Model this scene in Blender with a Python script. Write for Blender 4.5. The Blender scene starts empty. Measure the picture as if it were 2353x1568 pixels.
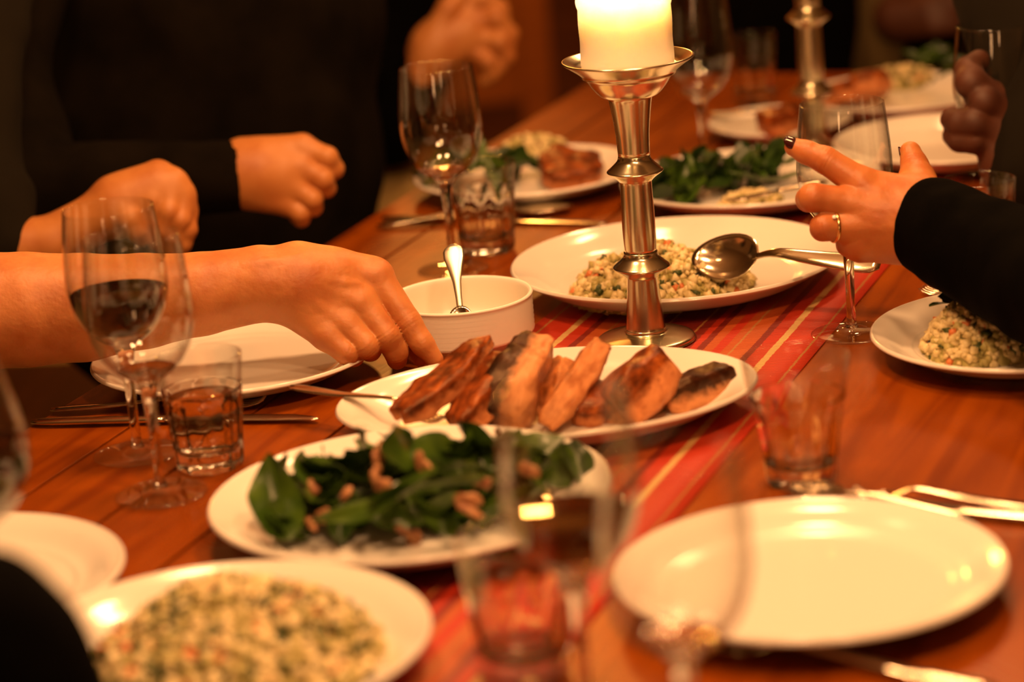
import bpy, math, random
import numpy as np
from mathutils import Vector, Matrix, noise as mnoise

SC = bpy.context.scene
COL = SC.collection
PI = math.pi
random.seed(7)
TZ = 0.75                      # height of the table top above the floor

# ------------------------------------------------------------------ camera
F_PX, PITCH, ROLL, CAM_H = 6031.0, math.radians(15.967), math.radians(4.715), 0.70
cam_data = bpy.data.cameras.new('camera')
cam = bpy.data.objects.new('camera', cam_data)
COL.objects.link(cam)
cam_data.sensor_fit = 'HORIZONTAL'
cam_data.sensor_width = 36.0
cam_data.lens = 36.0 * F_PX / 2353.0
cam_data.clip_start = 0.05
cam.matrix_world = (Matrix.Translation((0, 0, TZ + CAM_H)) @ Matrix.Rotation(PI / 2 - PITCH, 4, 'X')
                    @ Matrix.Rotation(-ROLL, 4, 'Z'))
cam_data.dof.use_dof = True
cam_data.dof.focus_distance = 2.46
cam_data.dof.aperture_fstop = 2.8
cam_data.dof.aperture_blades = 0
SC.camera = cam

# ------------------------------------------------------------------ world, lamps, exposure
SC.view_settings.view_transform = 'Standard'
SC.view_settings.look = 'None'
SC.view_settings.exposure = 0.0
SC.view_settings.gamma = 1.0
SC.view_settings.use_curve_mapping = False
world = bpy.data.worlds.new('world')
SC.world = world
world.use_nodes = True
world.node_tree.nodes['Background'].inputs[0].default_value = (1.0, 0.5, 0.18, 1)
world.node_tree.nodes['Background'].inputs[1].default_value = 0.004

WARM = (1.0, 0.488, 0.195)


def lamp(name, loc, watts, radius, color=WARM):
    d = bpy.data.lights.new(name, 'POINT')
    d.energy = watts
    d.color = color
    d.shadow_soft_size = radius
    o = bpy.data.objects.new(name, d)
    o.location = (loc[0], loc[1], loc[2] + TZ)
    COL.objects.link(o)
    return o


# bulbs of the pendant lamps that hang over the table, above the frame
lamp('pendant_and_fill', (0.02, 1.16, 1.12), 30, 0.07)
lamp('pendant_and_fill', (0.36, 1.38, 1.14), 30, 0.07)
lamp('pendant_and_fill', (0.20, 2.20, 1.16), 30, 0.07)
lamp('pendant_and_fill', (-0.26, 2.20, 1.12), 30, 0.07)  # extra overhead lamp, added to brighten the left side of the table
lamp('pendant_and_fill', (0.30, 2.95, 1.22), 17, 0.07)
lamp('pendant_and_fill', (0.62, 3.45, 1.22), 17, 0.07)
lamp('glass_highlight_fill', (-0.75, -1.1, 0.45), 15, 0.20)  # unseen lamp added behind the camera for highlights on the glasses
lamp('glass_highlight_fill', (0.85, -1.1, 0.60), 15, 0.20)  # second added lamp behind the camera, also for glass highlights
lamp('back_area_fill', (-0.1, 5.7, 1.45), 62, 0.10, (1.0, 0.38, 0.07))  # unseen fill added to light the back wall and floor

# ------------------------------------------------------------------ helpers
_c, _s = math.cos(ROLL), math.sin(ROLL)


def ray(px, py):
    x = (px - 1176.5) / F_PX
    y = -(py - 784.0) / F_PX
    x2 = _c * x + _s * y
    y2 = -_s * x + _c * y
    return Vector((x2, math.cos(PITCH) + y2 * math.sin(PITCH), -math.sin(PITCH) + y2 * math.cos(PITCH)))


def T(px, py, z=0.0):
    """point of the horizontal plane z above the table top seen at a pixel of the photograph"""
    d = ray(px, py)
    t = (z - CAM_H) / d.z
    return Vector((d.x * t, d.y * t, TZ + z))


def at(px, py, depth):
    """point at a given distance along the view axis"""
    d = ray(px, py)
    return Vector((d.x * depth, d.y * depth, TZ + CAM_H + d.z * depth))


def thing(name, label, cat, loc=(0, 0, 0), group=None, rot=None):
    o = bpy.data.objects.new(name, None)
    COL.objects.link(o)
    o.empty_display_size = 0.05
    o.location = loc
    if rot is not None:
        o.rotation_euler = rot
    return tag(o, label, cat, group)


def tag(o, label, cat, group=None, kind=None):
    if label:
        o['label'] = label
    if cat:
        o['category'] = cat
    if group:
        o['group'] = group
    if kind:
        o['kind'] = kind
    return o


def mesh(name, verts, faces, mats, smooth=True, midx=None):
    me = bpy.data.meshes.new(name)
    me.from_pydata([tuple(v) for v in verts], [], [tuple(f) for f in faces])
    if not isinstance(mats, (list, tuple)):
        mats = [mats]
    for m in mats:
        me.materials.append(m)
    if smooth:
        me.polygons.foreach_set('use_smooth', np.ones(len(me.polygons), dtype=bool))
    if midx is not None:
        me.polygons.foreach_set('material_index', np.array(midx, dtype=np.int32))
    me.update()
    return me


def obj(name, vf, mats, parent=None, smooth=True, loc=None, midx=None):
    me = mesh(name, vf[0], vf[1], mats, smooth, midx)
    o = bpy.data.objects.new(name, me)
    COL.objects.link(o)
    if parent is not None:
        o.parent = parent
    if loc is not None:
        o.location = loc
    return o


def link_copy(me, name, parent=None):
    o = bpy.data.objects.new(name, me)
    COL.objects.link(o)
    if parent is not None:
        o.parent = parent
    return o


def lathe(prof, n=56, sx=1.0, sy=1.0):
    V, Fc = [], []
    rings = []
    for r, z in prof:
        if r < 1e-7:
            rings.append([len(V)])
            V.append((0, 0, z))
        else:
            b = len(V)
            for k in range(n):
                a = 2 * PI * k / n
                V.append((r * math.cos(a) * sx, r * math.sin(a) * sy, z))
            rings.append(list(range(b, b + n)))
    for A, B in zip(rings[:-1], rings[1:]):
        if len(A) == 1 and len(B) == 1:
            continue
        for k in range(n):
            k2 = (k + 1) % n
            if len(A) == 1:
                Fc.append((A[0], B[k2], B[k]))
            elif len(B) == 1:
                Fc.append((A[k], A[k2], B[0]))
            else:
                Fc.append((A[k], A[k2], B[k2], B[k]))
    return V, Fc


def spl(pts, n):
    """Catmull-Rom through the points"""
    pts = [Vector(p) if len(p) == 3 else Vector((p[0], p[1], 0)) for p in pts]
    out = []
    m = len(pts)
    for i in range(m - 1):
        p0, p1, p2, p3 = pts[max(i - 1, 0)], pts[i], pts[i + 1], pts[min(i + 2, m - 1)]
        for k in range(n):
            t = k / n
            out.append(0.5 * ((2 * p1) + (p2 - p0) * t + (2 * p0 - 5 * p1 + 4 * p2 - p3) * t * t
                              + (3 * p1 - p0 - 3 * p2 + p3) * t ** 3))
    out.append(pts[-1])
    return out


def sprof(pts, n=5):
    return [(max(p.x, 0.0), p.y) for p in spl([(r, z) for r, z in pts], n)]


def ribbon(pts, widths, thicks, up=(0, 0, 1), seg=10):
    """closed bar of elliptic section along a path"""
    V, Fc = [], []
    pts = [Vector(p) for p in pts]
    up = Vector(up)
    n = len(pts)
    for i, p in enumerate(pts):
        t = (pts[min(i + 1, n - 1)] - pts[max(i - 1, 0)]).normalized()
        s = t.cross(up).normalized()
        nn = s.cross(t).normalized()
        for k in range(seg):
            a = 2 * PI * k / seg
            V.append(p + s * (widths[i] / 2 * math.cos(a)) + nn * (thicks[i] / 2 * math.sin(a)))
    for i in range(n - 1):
        for k in range(seg):
            k2 = (k + 1) % seg
            Fc.append((i * seg + k, i * seg + k2, (i + 1) * seg + k2, (i + 1) * seg + k))
    Fc.append(tuple(reversed(range(seg))))
    Fc.append(tuple(range((n - 1) * seg, n * seg)))
    return V, Fc


def box(x0, x1, y0, y1, z0, z1, bev=0.0):
    """box with chamfered top and bottom rims when bev > 0"""
    if bev <= 0:
        V = [(x, y, z) for z in (z0, z1) for y in (y0, y1) for x in (x0, x1)]
        Fc = [(0, 2, 3, 1), (4, 5, 7, 6), (0, 1, 5, 4), (1, 3, 7, 5), (3, 2, 6, 7), (2, 0, 4, 6)]
        return V, Fc
    V, Fc = [], []
    for z, i in ((z0, bev), (z0 + bev, 0), (z1 - bev, 0), (z1, bev)):
        V += [(x0 + i, y0 + i, z), (x1 - i, y0 + i, z), (x1 - i, y1 - i, z), (x0 + i, y1 - i, z)]
    for r in range(3):
        for k in range(4):
            k2 = (k + 1) % 4
            Fc.append((r * 4 + k, r * 4 + k2, r * 4 + 4 + k2, r * 4 + 4 + k))
    Fc.append((3, 2, 1, 0))
    Fc.append((12, 13, 14, 15))
    return V, Fc


def join(parts):
    V, Fc = [], []
    for v, f in parts:
        b = len(V)
        V += [tuple(p) for p in v]
        Fc += [tuple(i + b for i in q) for q in f]
    return V, Fc


def xform(vf, M):
    return [M @ Vector(v) for v in vf[0]], vf[1]


# ---- implicit surfaces: round cones blended together, meshed by surface nets
def surfnet(f, lo, hi, h):
    ax = [np.arange(lo[i], hi[i] + h, h, dtype=np.float32) for i in range(3)]
    shp = tuple(len(a) for a in ax)
    st = 4
    cx = [a[::st] for a in ax]
    X, Y, Z = np.meshgrid(*cx, indexing='ij')
    Dc = f(np.stack([X.ravel(), Y.ravel(), Z.ravel()], 1)).reshape(X.shape)
    ii = [np.minimum((np.arange(n) + st // 2) // st, len(c) - 1) for n, c in zip(shp, cx)]
    D = Dc[np.ix_(*ii)].astype(np.float32)
    near = np.argwhere(np.abs(D) < st * h * 1.25)
    P = np.stack([ax[k][near[:, k]] for k in range(3)], 1)
    out = np.empty(len(P), np.float32)
    for a in range(0, len(P), 400000):
        out[a:a + 400000] = f(P[a:a + 400000])
    D[tuple(near.T)] = out
    S = D < 0
    nx, ny, nz = shp
    cnt = np.zeros((nx - 1, ny - 1, nz - 1), np.int8)
    for a in (0, 1):
        for b in (0, 1):
            for c in (0, 1):
                cnt += S[a:nx - 1 + a, b:ny - 1 + b, c:nz - 1 + c]
    cells = np.argwhere((cnt > 0) & (cnt < 8))
    idx = -np.ones(cnt.shape, np.int64)
    idx[tuple(cells.T)] = np.arange(len(cells))
    acc = np.zeros((len(cells), 3))
    num = np.zeros(len(cells))
    corners = [(a, b, c) for a in (0, 1) for b in (0, 1) for c in (0, 1)]
    vals = {q: D[tuple((cells + q).T)] for q in corners}
    for q in corners:
        for axn in range(3):
            if q[axn] == 0:
                r = list(q)
                r[axn] = 1
                r = tuple(r)
                d0, d1 = vals[q], vals[r]
                m = (d0 < 0) != (d1 < 0)
                t = np.where(m, d0 / np.where(m, d0 - d1, 1), 0)
                p = np.tile(np.array(q, float), (len(cells), 1))
                p[:, axn] += t
                acc[m] += p[m]
                num[m] += 1
    V = (cells + acc / num[:, None]) * h + np.array([a[0] for a in ax])
    quads = []
    for axn in range(3):
        sl0 = [slice(None)] * 3
        sl1 = [slice(None)] * 3
        sl0[axn] = slice(0, -1)
        sl1[axn] = slice(1, None)
        A, B = S[tuple(sl0)], S[tuple(sl1)]
        E_ = np.argwhere(A != B)
        u, w = (axn + 1) % 3, (axn + 2) % 3
        ok = (E_[:, u] > 0) & (E_[:, w] > 0) & (E_[:, u] < shp[u] - 1) & (E_[:, w] < shp[w] - 1)
        E_ = E_[ok]
        inside = A[tuple(E_.T)]
        eu = np.zeros(3, int)
        eu[u] = 1
        ew = np.zeros(3, int)
        ew[w] = 1
        q = np.stack([idx[tuple((E_ - eu - ew).T)], idx[tuple((E_ - ew).T)], idx[tuple(E_.T)],
                      idx[tuple((E_ - eu).T)]], 1)
        q[~inside] = q[~inside][:, ::-1]
        quads.append(q)
    return V.tolist(), np.concatenate(quads).tolist()


def cone_d(P, a, b, ra, rb):
    a = np.array(a, np.float32)
    b = np.array(b, np.float32)
    ab = b - a
    L = float(ab @ ab) + 1e-12
    t = np.clip((P - a) @ ab / L, 0, 1)
    q = P - a - t[:, None] * ab
    return np.sqrt((q * q).sum(1)) - (ra + (rb - ra) * t)


def smin(a, b, k):
    if k <= 0:
        return np.minimum(a, b)
    h = np.maximum(k - np.abs(a - b), 0) / k
    return np.minimum(a, b) - h * h * k * 0.25


def blob(groups, h, pad=0.01, kk=0.006, wob=0.0, ws=20.0, cut=None, creases=()):
    """groups: list of (k_inside, k_join, [chains]); a chain is a list of (point, radius)"""
    pts = [(p, r) for _, _, ch in groups for c in ch for p, r in c]
    lo = [min(p[i] - r for p, r in pts) - pad for i in range(3)]
    hi = [max(p[i] + r for p, r in pts) + pad for i in range(3)]

    def f(P):
        D = None
        for ki, kj, chains in groups:
            G = None
            for c in chains:
                Cd = None
                for (a, ra), (b, rb) in zip(c[:-1], c[1:]):
                    d = cone_d(P, a, b, ra, rb)
                    Cd = d if Cd is None else smin(Cd, d, 0.004)
                G = Cd if G is None else smin(G, Cd, ki)
            D = G if D is None else smin(D, G, kj)
        if wob:
            x, y, z = P[:, 0] * ws, P[:, 1] * ws, P[:, 2] * ws
            D = D + wob * (np.sin(x + 1.7 * np.sin(y * .8)) * np.sin(z * 1.3 + 1.1 * np.sin(x * .7))
                           + .6 * np.sin(1.9 * y + 2.3 * np.sin(z)) * np.sin(1.7 * x))
        for c_, a_, r_, w_, amp in creases:
            q = P - np.array(c_, np.float32)
            near = np.abs(q).max(1) < r_ * 1.5
            if near.any():
                t = q[near] @ np.array(a_, np.float32)
                D[near] += amp * np.exp(-(t / w_) ** 2) * np.exp(-(np.sqrt((q[near] ** 2).sum(1)) / r_) ** 4)
        if cut is not None:
            D = np.maximum(D, cut(P))
        return D
    return surfnet(f, lo, hi, h)


# ------------------------------------------------------------------ materials
def new_mat(name):
    m = bpy.data.materials.new(name)
    m.use_nodes = True
    nt = m.node_tree
    return m, nt, nt.nodes['Principled BSDF'], nt.nodes['Material Output']


def pmat(name, col, rough=0.5, metal=0.0, noise=None, bump=None, spec=0.5, sss=0.0, sssr=(1, .35, .15), coat=0.0):
    """noise=(scale, second colour, contrast lo, hi); bump=(scale, strength, distance)"""
    m, nt, b, out = new_mat(name)
    b.inputs['Base Color'].default_value = (*col, 1)
    b.inputs['Roughness'].default_value = rough
    b.inputs['Metallic'].default_value = metal
    b.inputs['Specular IOR Level'].default_value = spec
    if coat:
        b.inputs['Coat Weight'].default_value = coat
        b.inputs['Coat Roughness'].default_value = 0.08
    if sss:
        b.inputs['Subsurface Weight'].default_value = 1.0
        b.inputs['Subsurface Scale'].default_value = sss
        b.inputs['Subsurface Radius'].default_value = sssr
    tc = nt.nodes.new('ShaderNodeTexCoord')
    if noise:
        n = nt.nodes.new('ShaderNodeTexNoise')
        n.inputs['Scale'].default_value = noise[0]
        n.inputs['Detail'].default_value = 5
        nt.links.new(tc.outputs['Object'], n.inputs['Vector'])
        r = nt.nodes.new('ShaderNodeMapRange')
        r.inputs[1].default_value = noise[2]
        r.inputs[2].default_value = noise[3]
        nt.links.new(n.outputs['Fac'], r.inputs[0])
        mx = nt.nodes.new('ShaderNodeMix')
        mx.data_type = 'RGBA'
        mx.inputs[6].default_value = (*col, 1)
        mx.inputs[7].default_value = (*noise[1], 1)
        nt.links.new(r.outputs[0], mx.inputs[0])
        nt.links.new(mx.outputs[2], b.inputs['Base Color'])
    if bump:
        n2 = nt.nodes.new('ShaderNodeTexNoise')
        n2.inputs['Scale'].default_value = bump[0]
        n2.inputs['Detail'].default_value = 4
        nt.links.new(tc.outputs['Object'], n2.inputs['Vector'])
        bp = nt.nodes.new('ShaderNodeBump')
        bp.inputs['Strength'].default_value = bump[1]
        bp.inputs['Distance'].default_value = bump[2]
        nt.links.new(n2.outputs['Fac'], bp.inputs['Height'])
        nt.links.new(bp.outputs[0], b.inputs['Normal'])
    return m


def wood_mat(name, c1, c2, rough=0.32):
    m, nt, b, out = new_mat(name)
    tc = nt.nodes.new('ShaderNodeTexCoord')
    oi = nt.nodes.new('ShaderNodeObjectInfo')
    add = nt.nodes.new('ShaderNodeVectorMath')
    add.operation = 'ADD'
    sc = nt.nodes.new('ShaderNodeVectorMath')
    sc.operation = 'SCALE'
    sc.inputs[0].default_value = (7.0, 3.1, 5.0)
    nt.links.new(oi.outputs['Random'], sc.inputs['Scale'])
    nt.links.new(tc.outputs['Object'], add.inputs[0])
    nt.links.new(sc.outputs[0], add.inputs[1])
    mp = nt.nodes.new('ShaderNodeMapping')
    mp.inputs['Scale'].default_value = (2.2, 26, 26)
    nt.links.new(add.outputs[0], mp.inputs[0])
    n = nt.nodes.new('ShaderNodeTexNoise')
    n.inputs['Scale'].default_value = 1.6
    n.inputs['Detail'].default_value = 7
    n.inputs['Distortion'].default_value = 0.6
    nt.links.new(mp.outputs[0], n.inputs['Vector'])
    cr = nt.nodes.new('ShaderNodeValToRGB')
    cr.color_ramp.elements[0].position = 0.36
    cr.color_ramp.elements[0].color = (*c2, 1)
    cr.color_ramp.elements[1].position = 0.62
    cr.color_ramp.elements[1].color = (*c1, 1)
    nt.links.new(n.outputs['Fac'], cr.inputs[0])
    n3 = nt.nodes.new('ShaderNodeTexNoise')
    n3.inputs['Scale'].default_value = 4.0
    n3.inputs['Detail'].default_value = 3
    nt.links.new(tc.outputs['Object'], n3.inputs['Vector'])
    hs = nt.nodes.new('ShaderNodeHueSaturation')
    ml = nt.nodes.new('ShaderNodeMapRange')
    ml.inputs[3].default_value = 0.72
    ml.inputs[4].default_value = 1.25
    nt.links.new(n3.outputs['Fac'], ml.inputs[0])
    nt.links.new(ml.outputs[0], hs.inputs['Value'])
    nt.links.new(cr.outputs[0], hs.inputs['Color'])
    nt.links.new(hs.outputs[0], b.inputs['Base Color'])
    rr = nt.nodes.new('ShaderNodeMapRange')
    rr.inputs[3].default_value = rough - .08
    rr.inputs[4].default_value = rough + .14
    b.inputs['Specular IOR Level'].default_value = .28
    b.inputs['Specular Tint'].default_value = (1, .62, .30, 1)
    nt.links.new(n3.outputs['Fac'], rr.inputs[0])
    nt.links.new(rr.outputs[0], b.inputs['Roughness'])
    bp = nt.nodes.new('ShaderNodeBump')
    bp.inputs['Strength'].default_value = 0.25
    bp.inputs['Distance'].default_value = 0.0008
    nt.links.new(n.outputs['Fac'], bp.inputs['Height'])
    nt.links.new(bp.outputs[0], b.inputs['Normal'])
    return m


def thin_glass(name, tint=(.985, .985, .975), edge=.75, power=2.6, base=.04):
    m, nt, b, out = new_mat(name)
    nt.nodes.remove(b)
    lw = nt.nodes.new('ShaderNodeLayerWeight')
    lw.inputs[0].default_value = 0.5
    pw = nt.nodes.new('ShaderNodeMath')
    pw.operation = 'POWER'
    pw.inputs[1].default_value = power
    ma = nt.nodes.new('ShaderNodeMath')
    ma.operation = 'MULTIPLY_ADD'
    ma.inputs[1].default_value = edge
    ma.inputs[2].default_value = base
    nt.links.new(lw.outputs['Facing'], pw.inputs[0])
    nt.links.new(pw.outputs[0], ma.inputs[0])
    tr = nt.nodes.new('ShaderNodeBsdfTransparent')
    tr.inputs[0].default_value = (*tint, 1)
    gl = nt.nodes.new('ShaderNodeBsdfGlossy')
    gl.inputs['Roughness'].default_value = 0.03
    mx = nt.nodes.new('ShaderNodeMixShader')
    nt.links.new(ma.outputs[0], mx.inputs[0])
    nt.links.new(tr.outputs[0], mx.inputs[1])
    nt.links.new(gl.outputs[0], mx.inputs[2])
    nt.links.new(mx.outputs[0], out.inputs[0])
    return m


def solid_glass(name, ior=1.48, tint=(.985, .985, .975)):
    m, nt, b, out = new_mat(name)
    nt.nodes.remove(b)
    g = nt.nodes.new('ShaderNodeBsdfGlass')
    g.inputs['Color'].default_value = (*tint, 1)
    g.inputs['IOR'].default_value = ior
    g.inputs['Roughness'].default_value = 0.0
    nt.links.new(g.outputs[0], out.inputs[0])
    return m


def face_mix(name, c_crust, c_meat, axis, lo, hi, rough=0.36):
    """two-toned meat: seared crust where the local normal-side coordinate is high, pale flesh elsewhere"""
    m, nt, b, out = new_mat(name)
    tc = nt.nodes.new('ShaderNodeTexCoord')
    sp = nt.nodes.new('ShaderNodeSeparateXYZ')
    nt.links.new(tc.outputs['Object'], sp.inputs[0])
    n = nt.nodes.new('ShaderNodeTexNoise')
    n.inputs['Scale'].default_value = 95
    n.inputs['Detail'].default_value = 6
    n.inputs['Roughness'].default_value = 0.65
    nt.links.new(tc.outputs['Object'], n.inputs['Vector'])
    ma = nt.nodes.new('ShaderNodeMath')
    ma.operation = 'MULTIPLY_ADD'
    ma.inputs[1].default_value = 0.016
    ma.inputs[2].default_value = -0.008
    nt.links.new(n.outputs['Fac'], ma.inputs[0])
    ad = nt.nodes.new('ShaderNodeMath')
    nt.links.new(sp.outputs[axis], ad.inputs[0])
    nt.links.new(ma.outputs[0], ad.inputs[1])
    mr = nt.nodes.new('ShaderNodeMapRange')
    mr.inputs[1].default_value = lo
    mr.inputs[2].default_value = hi
    nt.links.new(ad.outputs[0], mr.inputs[0])
    # crust mottling
    n2 = nt.nodes.new('ShaderNodeTexNoise')
    n2.inputs['Scale'].default_value = 120
    n2.inputs['Detail'].default_value = 5
    mp = nt.nodes.new('ShaderNodeMapping')
    mp.inputs['Scale'].default_value = (0.45, 1.0, 1.0)
    nt.links.new(tc.outputs['Object'], mp.inputs[0])
    nt.links.new(mp.outputs[0], n2.inputs['Vector'])
    cr = nt.nodes.new('ShaderNodeValToRGB')
    e = cr.color_ramp.elements
    e[0].position = 0.34
    e[0].color = (c_crust[0] * .28, c_crust[1] * .25, c_crust[2] * .25, 1)
    e[1].position = 0.56
    e[1].color = (*c_crust, 1)
    e3 = e.new(0.72)
    e3.color = (c_crust[0] * 1.9, c_crust[1] * 2.3, c_crust[2] * 2.2, 1)
    nt.links.new(n2.outputs['Fac'], cr.inputs[0])
    cm = nt.nodes.new('ShaderNodeValToRGB')
    cm.color_ramp.elements[0].position = 0.3
    cm.color_ramp.elements[0].color = (c_meat[0] * .62, c_meat[1] * .48, c_meat[2] * .42, 1)
    cm.color_ramp.elements[1].position = 0.55
    cm.color_ramp.elements[1].color = (*c_meat, 1)
    nt.links.new(n2.outputs['Fac'], cm.inputs[0])
    mx = nt.nodes.new('ShaderNodeMix')
    mx.data_type = 'RGBA'
    nt.links.new(mr.outputs[0], mx.inputs[0])
    nt.links.new(cm.outputs[0], mx.inputs[6])
    nt.links.new(cr.outputs[0], mx.inputs[7])
    nt.links.new(mx.outputs[2], b.inputs['Base Color'])
    b.inputs['Roughness'].default_value = rough
    b.inputs['Specular IOR Level'].default_value = .35
    b.inputs['Specular Tint'].default_value = (1, .72, .45, 1)
    bp = nt.nodes.new('ShaderNodeBump')
    bp.inputs['Strength'].default_value = 0.6
    bp.inputs['Distance'].default_value = 0.0025
    nt.links.new(n2.outputs['Fac'], bp.inputs['Height'])
    nt.links.new(bp.outputs[0], b.inputs['Normal'])
    return m


M = {}
M['porcelain'] = pmat('porcelain', (.82, .80, .74), 0.14, spec=.5, coat=.25)
M['ribbed_porcelain'] = pmat('ribbed_porcelain', (.82, .80, .74), 0.28)
M['table_wood'] = wood_mat('table_wood', (.27, .058, .0015), (.165, .028, .0005), .27)
M['dark_wood'] = wood_mat('dark_wood', (.09, .028, .010), (.05, .014, .005), .4)
M['panel_wood'] = wood_mat('panel_wood', (.30, .095, .016), (.24, .070, .011), .5)
M['silver'] = pmat('silver', (.72, .68, .50), 0.22, 1.0, bump=(60, .05, .001))
M['steel'] = pmat('steel', (.70, .63, .50), 0.16, 1.0)
M['satin_steel'] = pmat('satin_steel', (.86, .80, .66), 0.38, 1.0)
M['wax'] = None
M['skin_left'] = pmat('skin_left', (.56, .235, .078), .48, noise=(32, (.42, .135, .034), .42, .72), bump=(210, .5, .0010), sss=.003)
M['skin_right'] = pmat('skin_right', (.51, .19, .056), .45, noise=(34, (.42, .125, .034), .42, .72), bump=(230, .45, .0008), sss=.003)
M['skin_back'] = pmat('skin_back', (.50, .20, .055), .5, noise=(25, (.40, .13, .03), .42, .7), bump=(200, .3, .0006))
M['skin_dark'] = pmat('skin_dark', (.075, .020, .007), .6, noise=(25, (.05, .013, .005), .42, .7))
M['black_cloth'] = pmat('black_cloth', (.0008, .0007, .0006), .95, noise=(60, (.0016, .0013, .001), .4, .7), bump=(500, .3, .0008), spec=.04)
M['charcoal_cloth'] = pmat('charcoal_cloth', (.0062, .0042, .0024), .95, noise=(14, (.0025, .0017, .001), .4, .7), bump=(400, .3, .0008), spec=.06)
M['grey_cloth'] = pmat('grey_cloth', (.009, .007, .004), .95, spec=.1)
M['olive_cloth'] = pmat('olive_cloth', (.11, .075, .03), .95, spec=.1)
M['nail'] = pmat('nail', (.030, .004, .005), .12)
M['khaki_cloth'] = pmat('khaki_cloth', (.34, .23, .085), .95, noise=(18, (.28, .185, .065), .4, .6), spec=.1)
M['floor'] = pmat('floor', (.50, .38, .19), .6, noise=(3, (.42, .31, .15), .35, .65))
M['plaster'] = pmat('plaster', (.22, .14, .07), .9, noise=(4, (.19, .12, .06), .4, .6))
M['thin_glass'] = thin_glass('thin_glass')
M['foot_glass'] = thin_glass('foot_glass', edge=.6, base=.06)
M['glass'] = solid_glass('clear_glass')
M['water'] = solid_glass('water', 1.33)
M['wine'] = pmat('red_wine', (.008, .0005, .0004), .04, spec=.3)
M['runner'] = None
M['leaf'] = pmat('spinach_leaf', (.036, .082, .008), .30, noise=(60, (.065, .125, .010), .45, .65), bump=(120, .35, .0012))
M['leaf_dark'] = pmat('dark_leaf', (.016, .042, .006), .32, noise=(60, (.032, .070, .008), .45, .65), bump=(120, .35, .0012))
M['stem_green'] = pmat('leaf_stem', (.17, .25, .045), .4)
M['nut'] = pmat('nut', (.42, .20, .085), .55, noise=(160, (.25, .09, .035), .45, .6), bump=(200, .7, .0015))
M['rice'] = pmat('rice_grain', (.80, .68, .38), .36, noise=(90, (.64, .52, .24), .45, .6))
M['rice_dark'] = pmat('herbed_rice', (.50, .43, .16), .42, noise=(90, (.34, .30, .09), .45, .6))  # darker yellow-green rice for the heap body and random clumps
M['carrot'] = pmat('carrot', (.66, .20, .06), .4)
M['herb'] = pmat('herb', (.05, .075, .012), .5)
M['black_bit'] = pmat('toasted_seed', (.014, .011, .007), .5)
M['sauce'] = pmat('cream_sauce', (.72, .62, .40), .3, bump=(150, .5, .002))
M['crust'] = face_mix('seared_meat', (.20, .042, .007), (.56, .22, .085), 2, -0.004, 0.004)
M['crust_dark'] = face_mix('charred_meat', (.035, .009, .003), (.62, .28, .12), 2, -0.004, 0.004)
M['meat_pale'] = face_mix('pale_meat', (.30, .085, .018), (.58, .25, .10), 2, 0.004, 0.014)
M['gold'] = pmat('gold', (.85, .60, .25), .2, 1.0)
M['gem'] = pmat('gem', (.9, .9, .9), .03, spec=1.0)


def wax_material():
    m, nt, b, out = new_mat('wax')
    b.inputs['Base Color'].default_value = (.95, .86, .76, 1)
    b.inputs['Roughness'].default_value = .4
    b.inputs['Subsurface Weight'].default_value = 1.0
    b.inputs['Subsurface Radius'].default_value = (1.0, .90, .75)
    b.inputs['Subsurface Scale'].default_value = .022
    return m


M['wax'] = wax_material()


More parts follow.
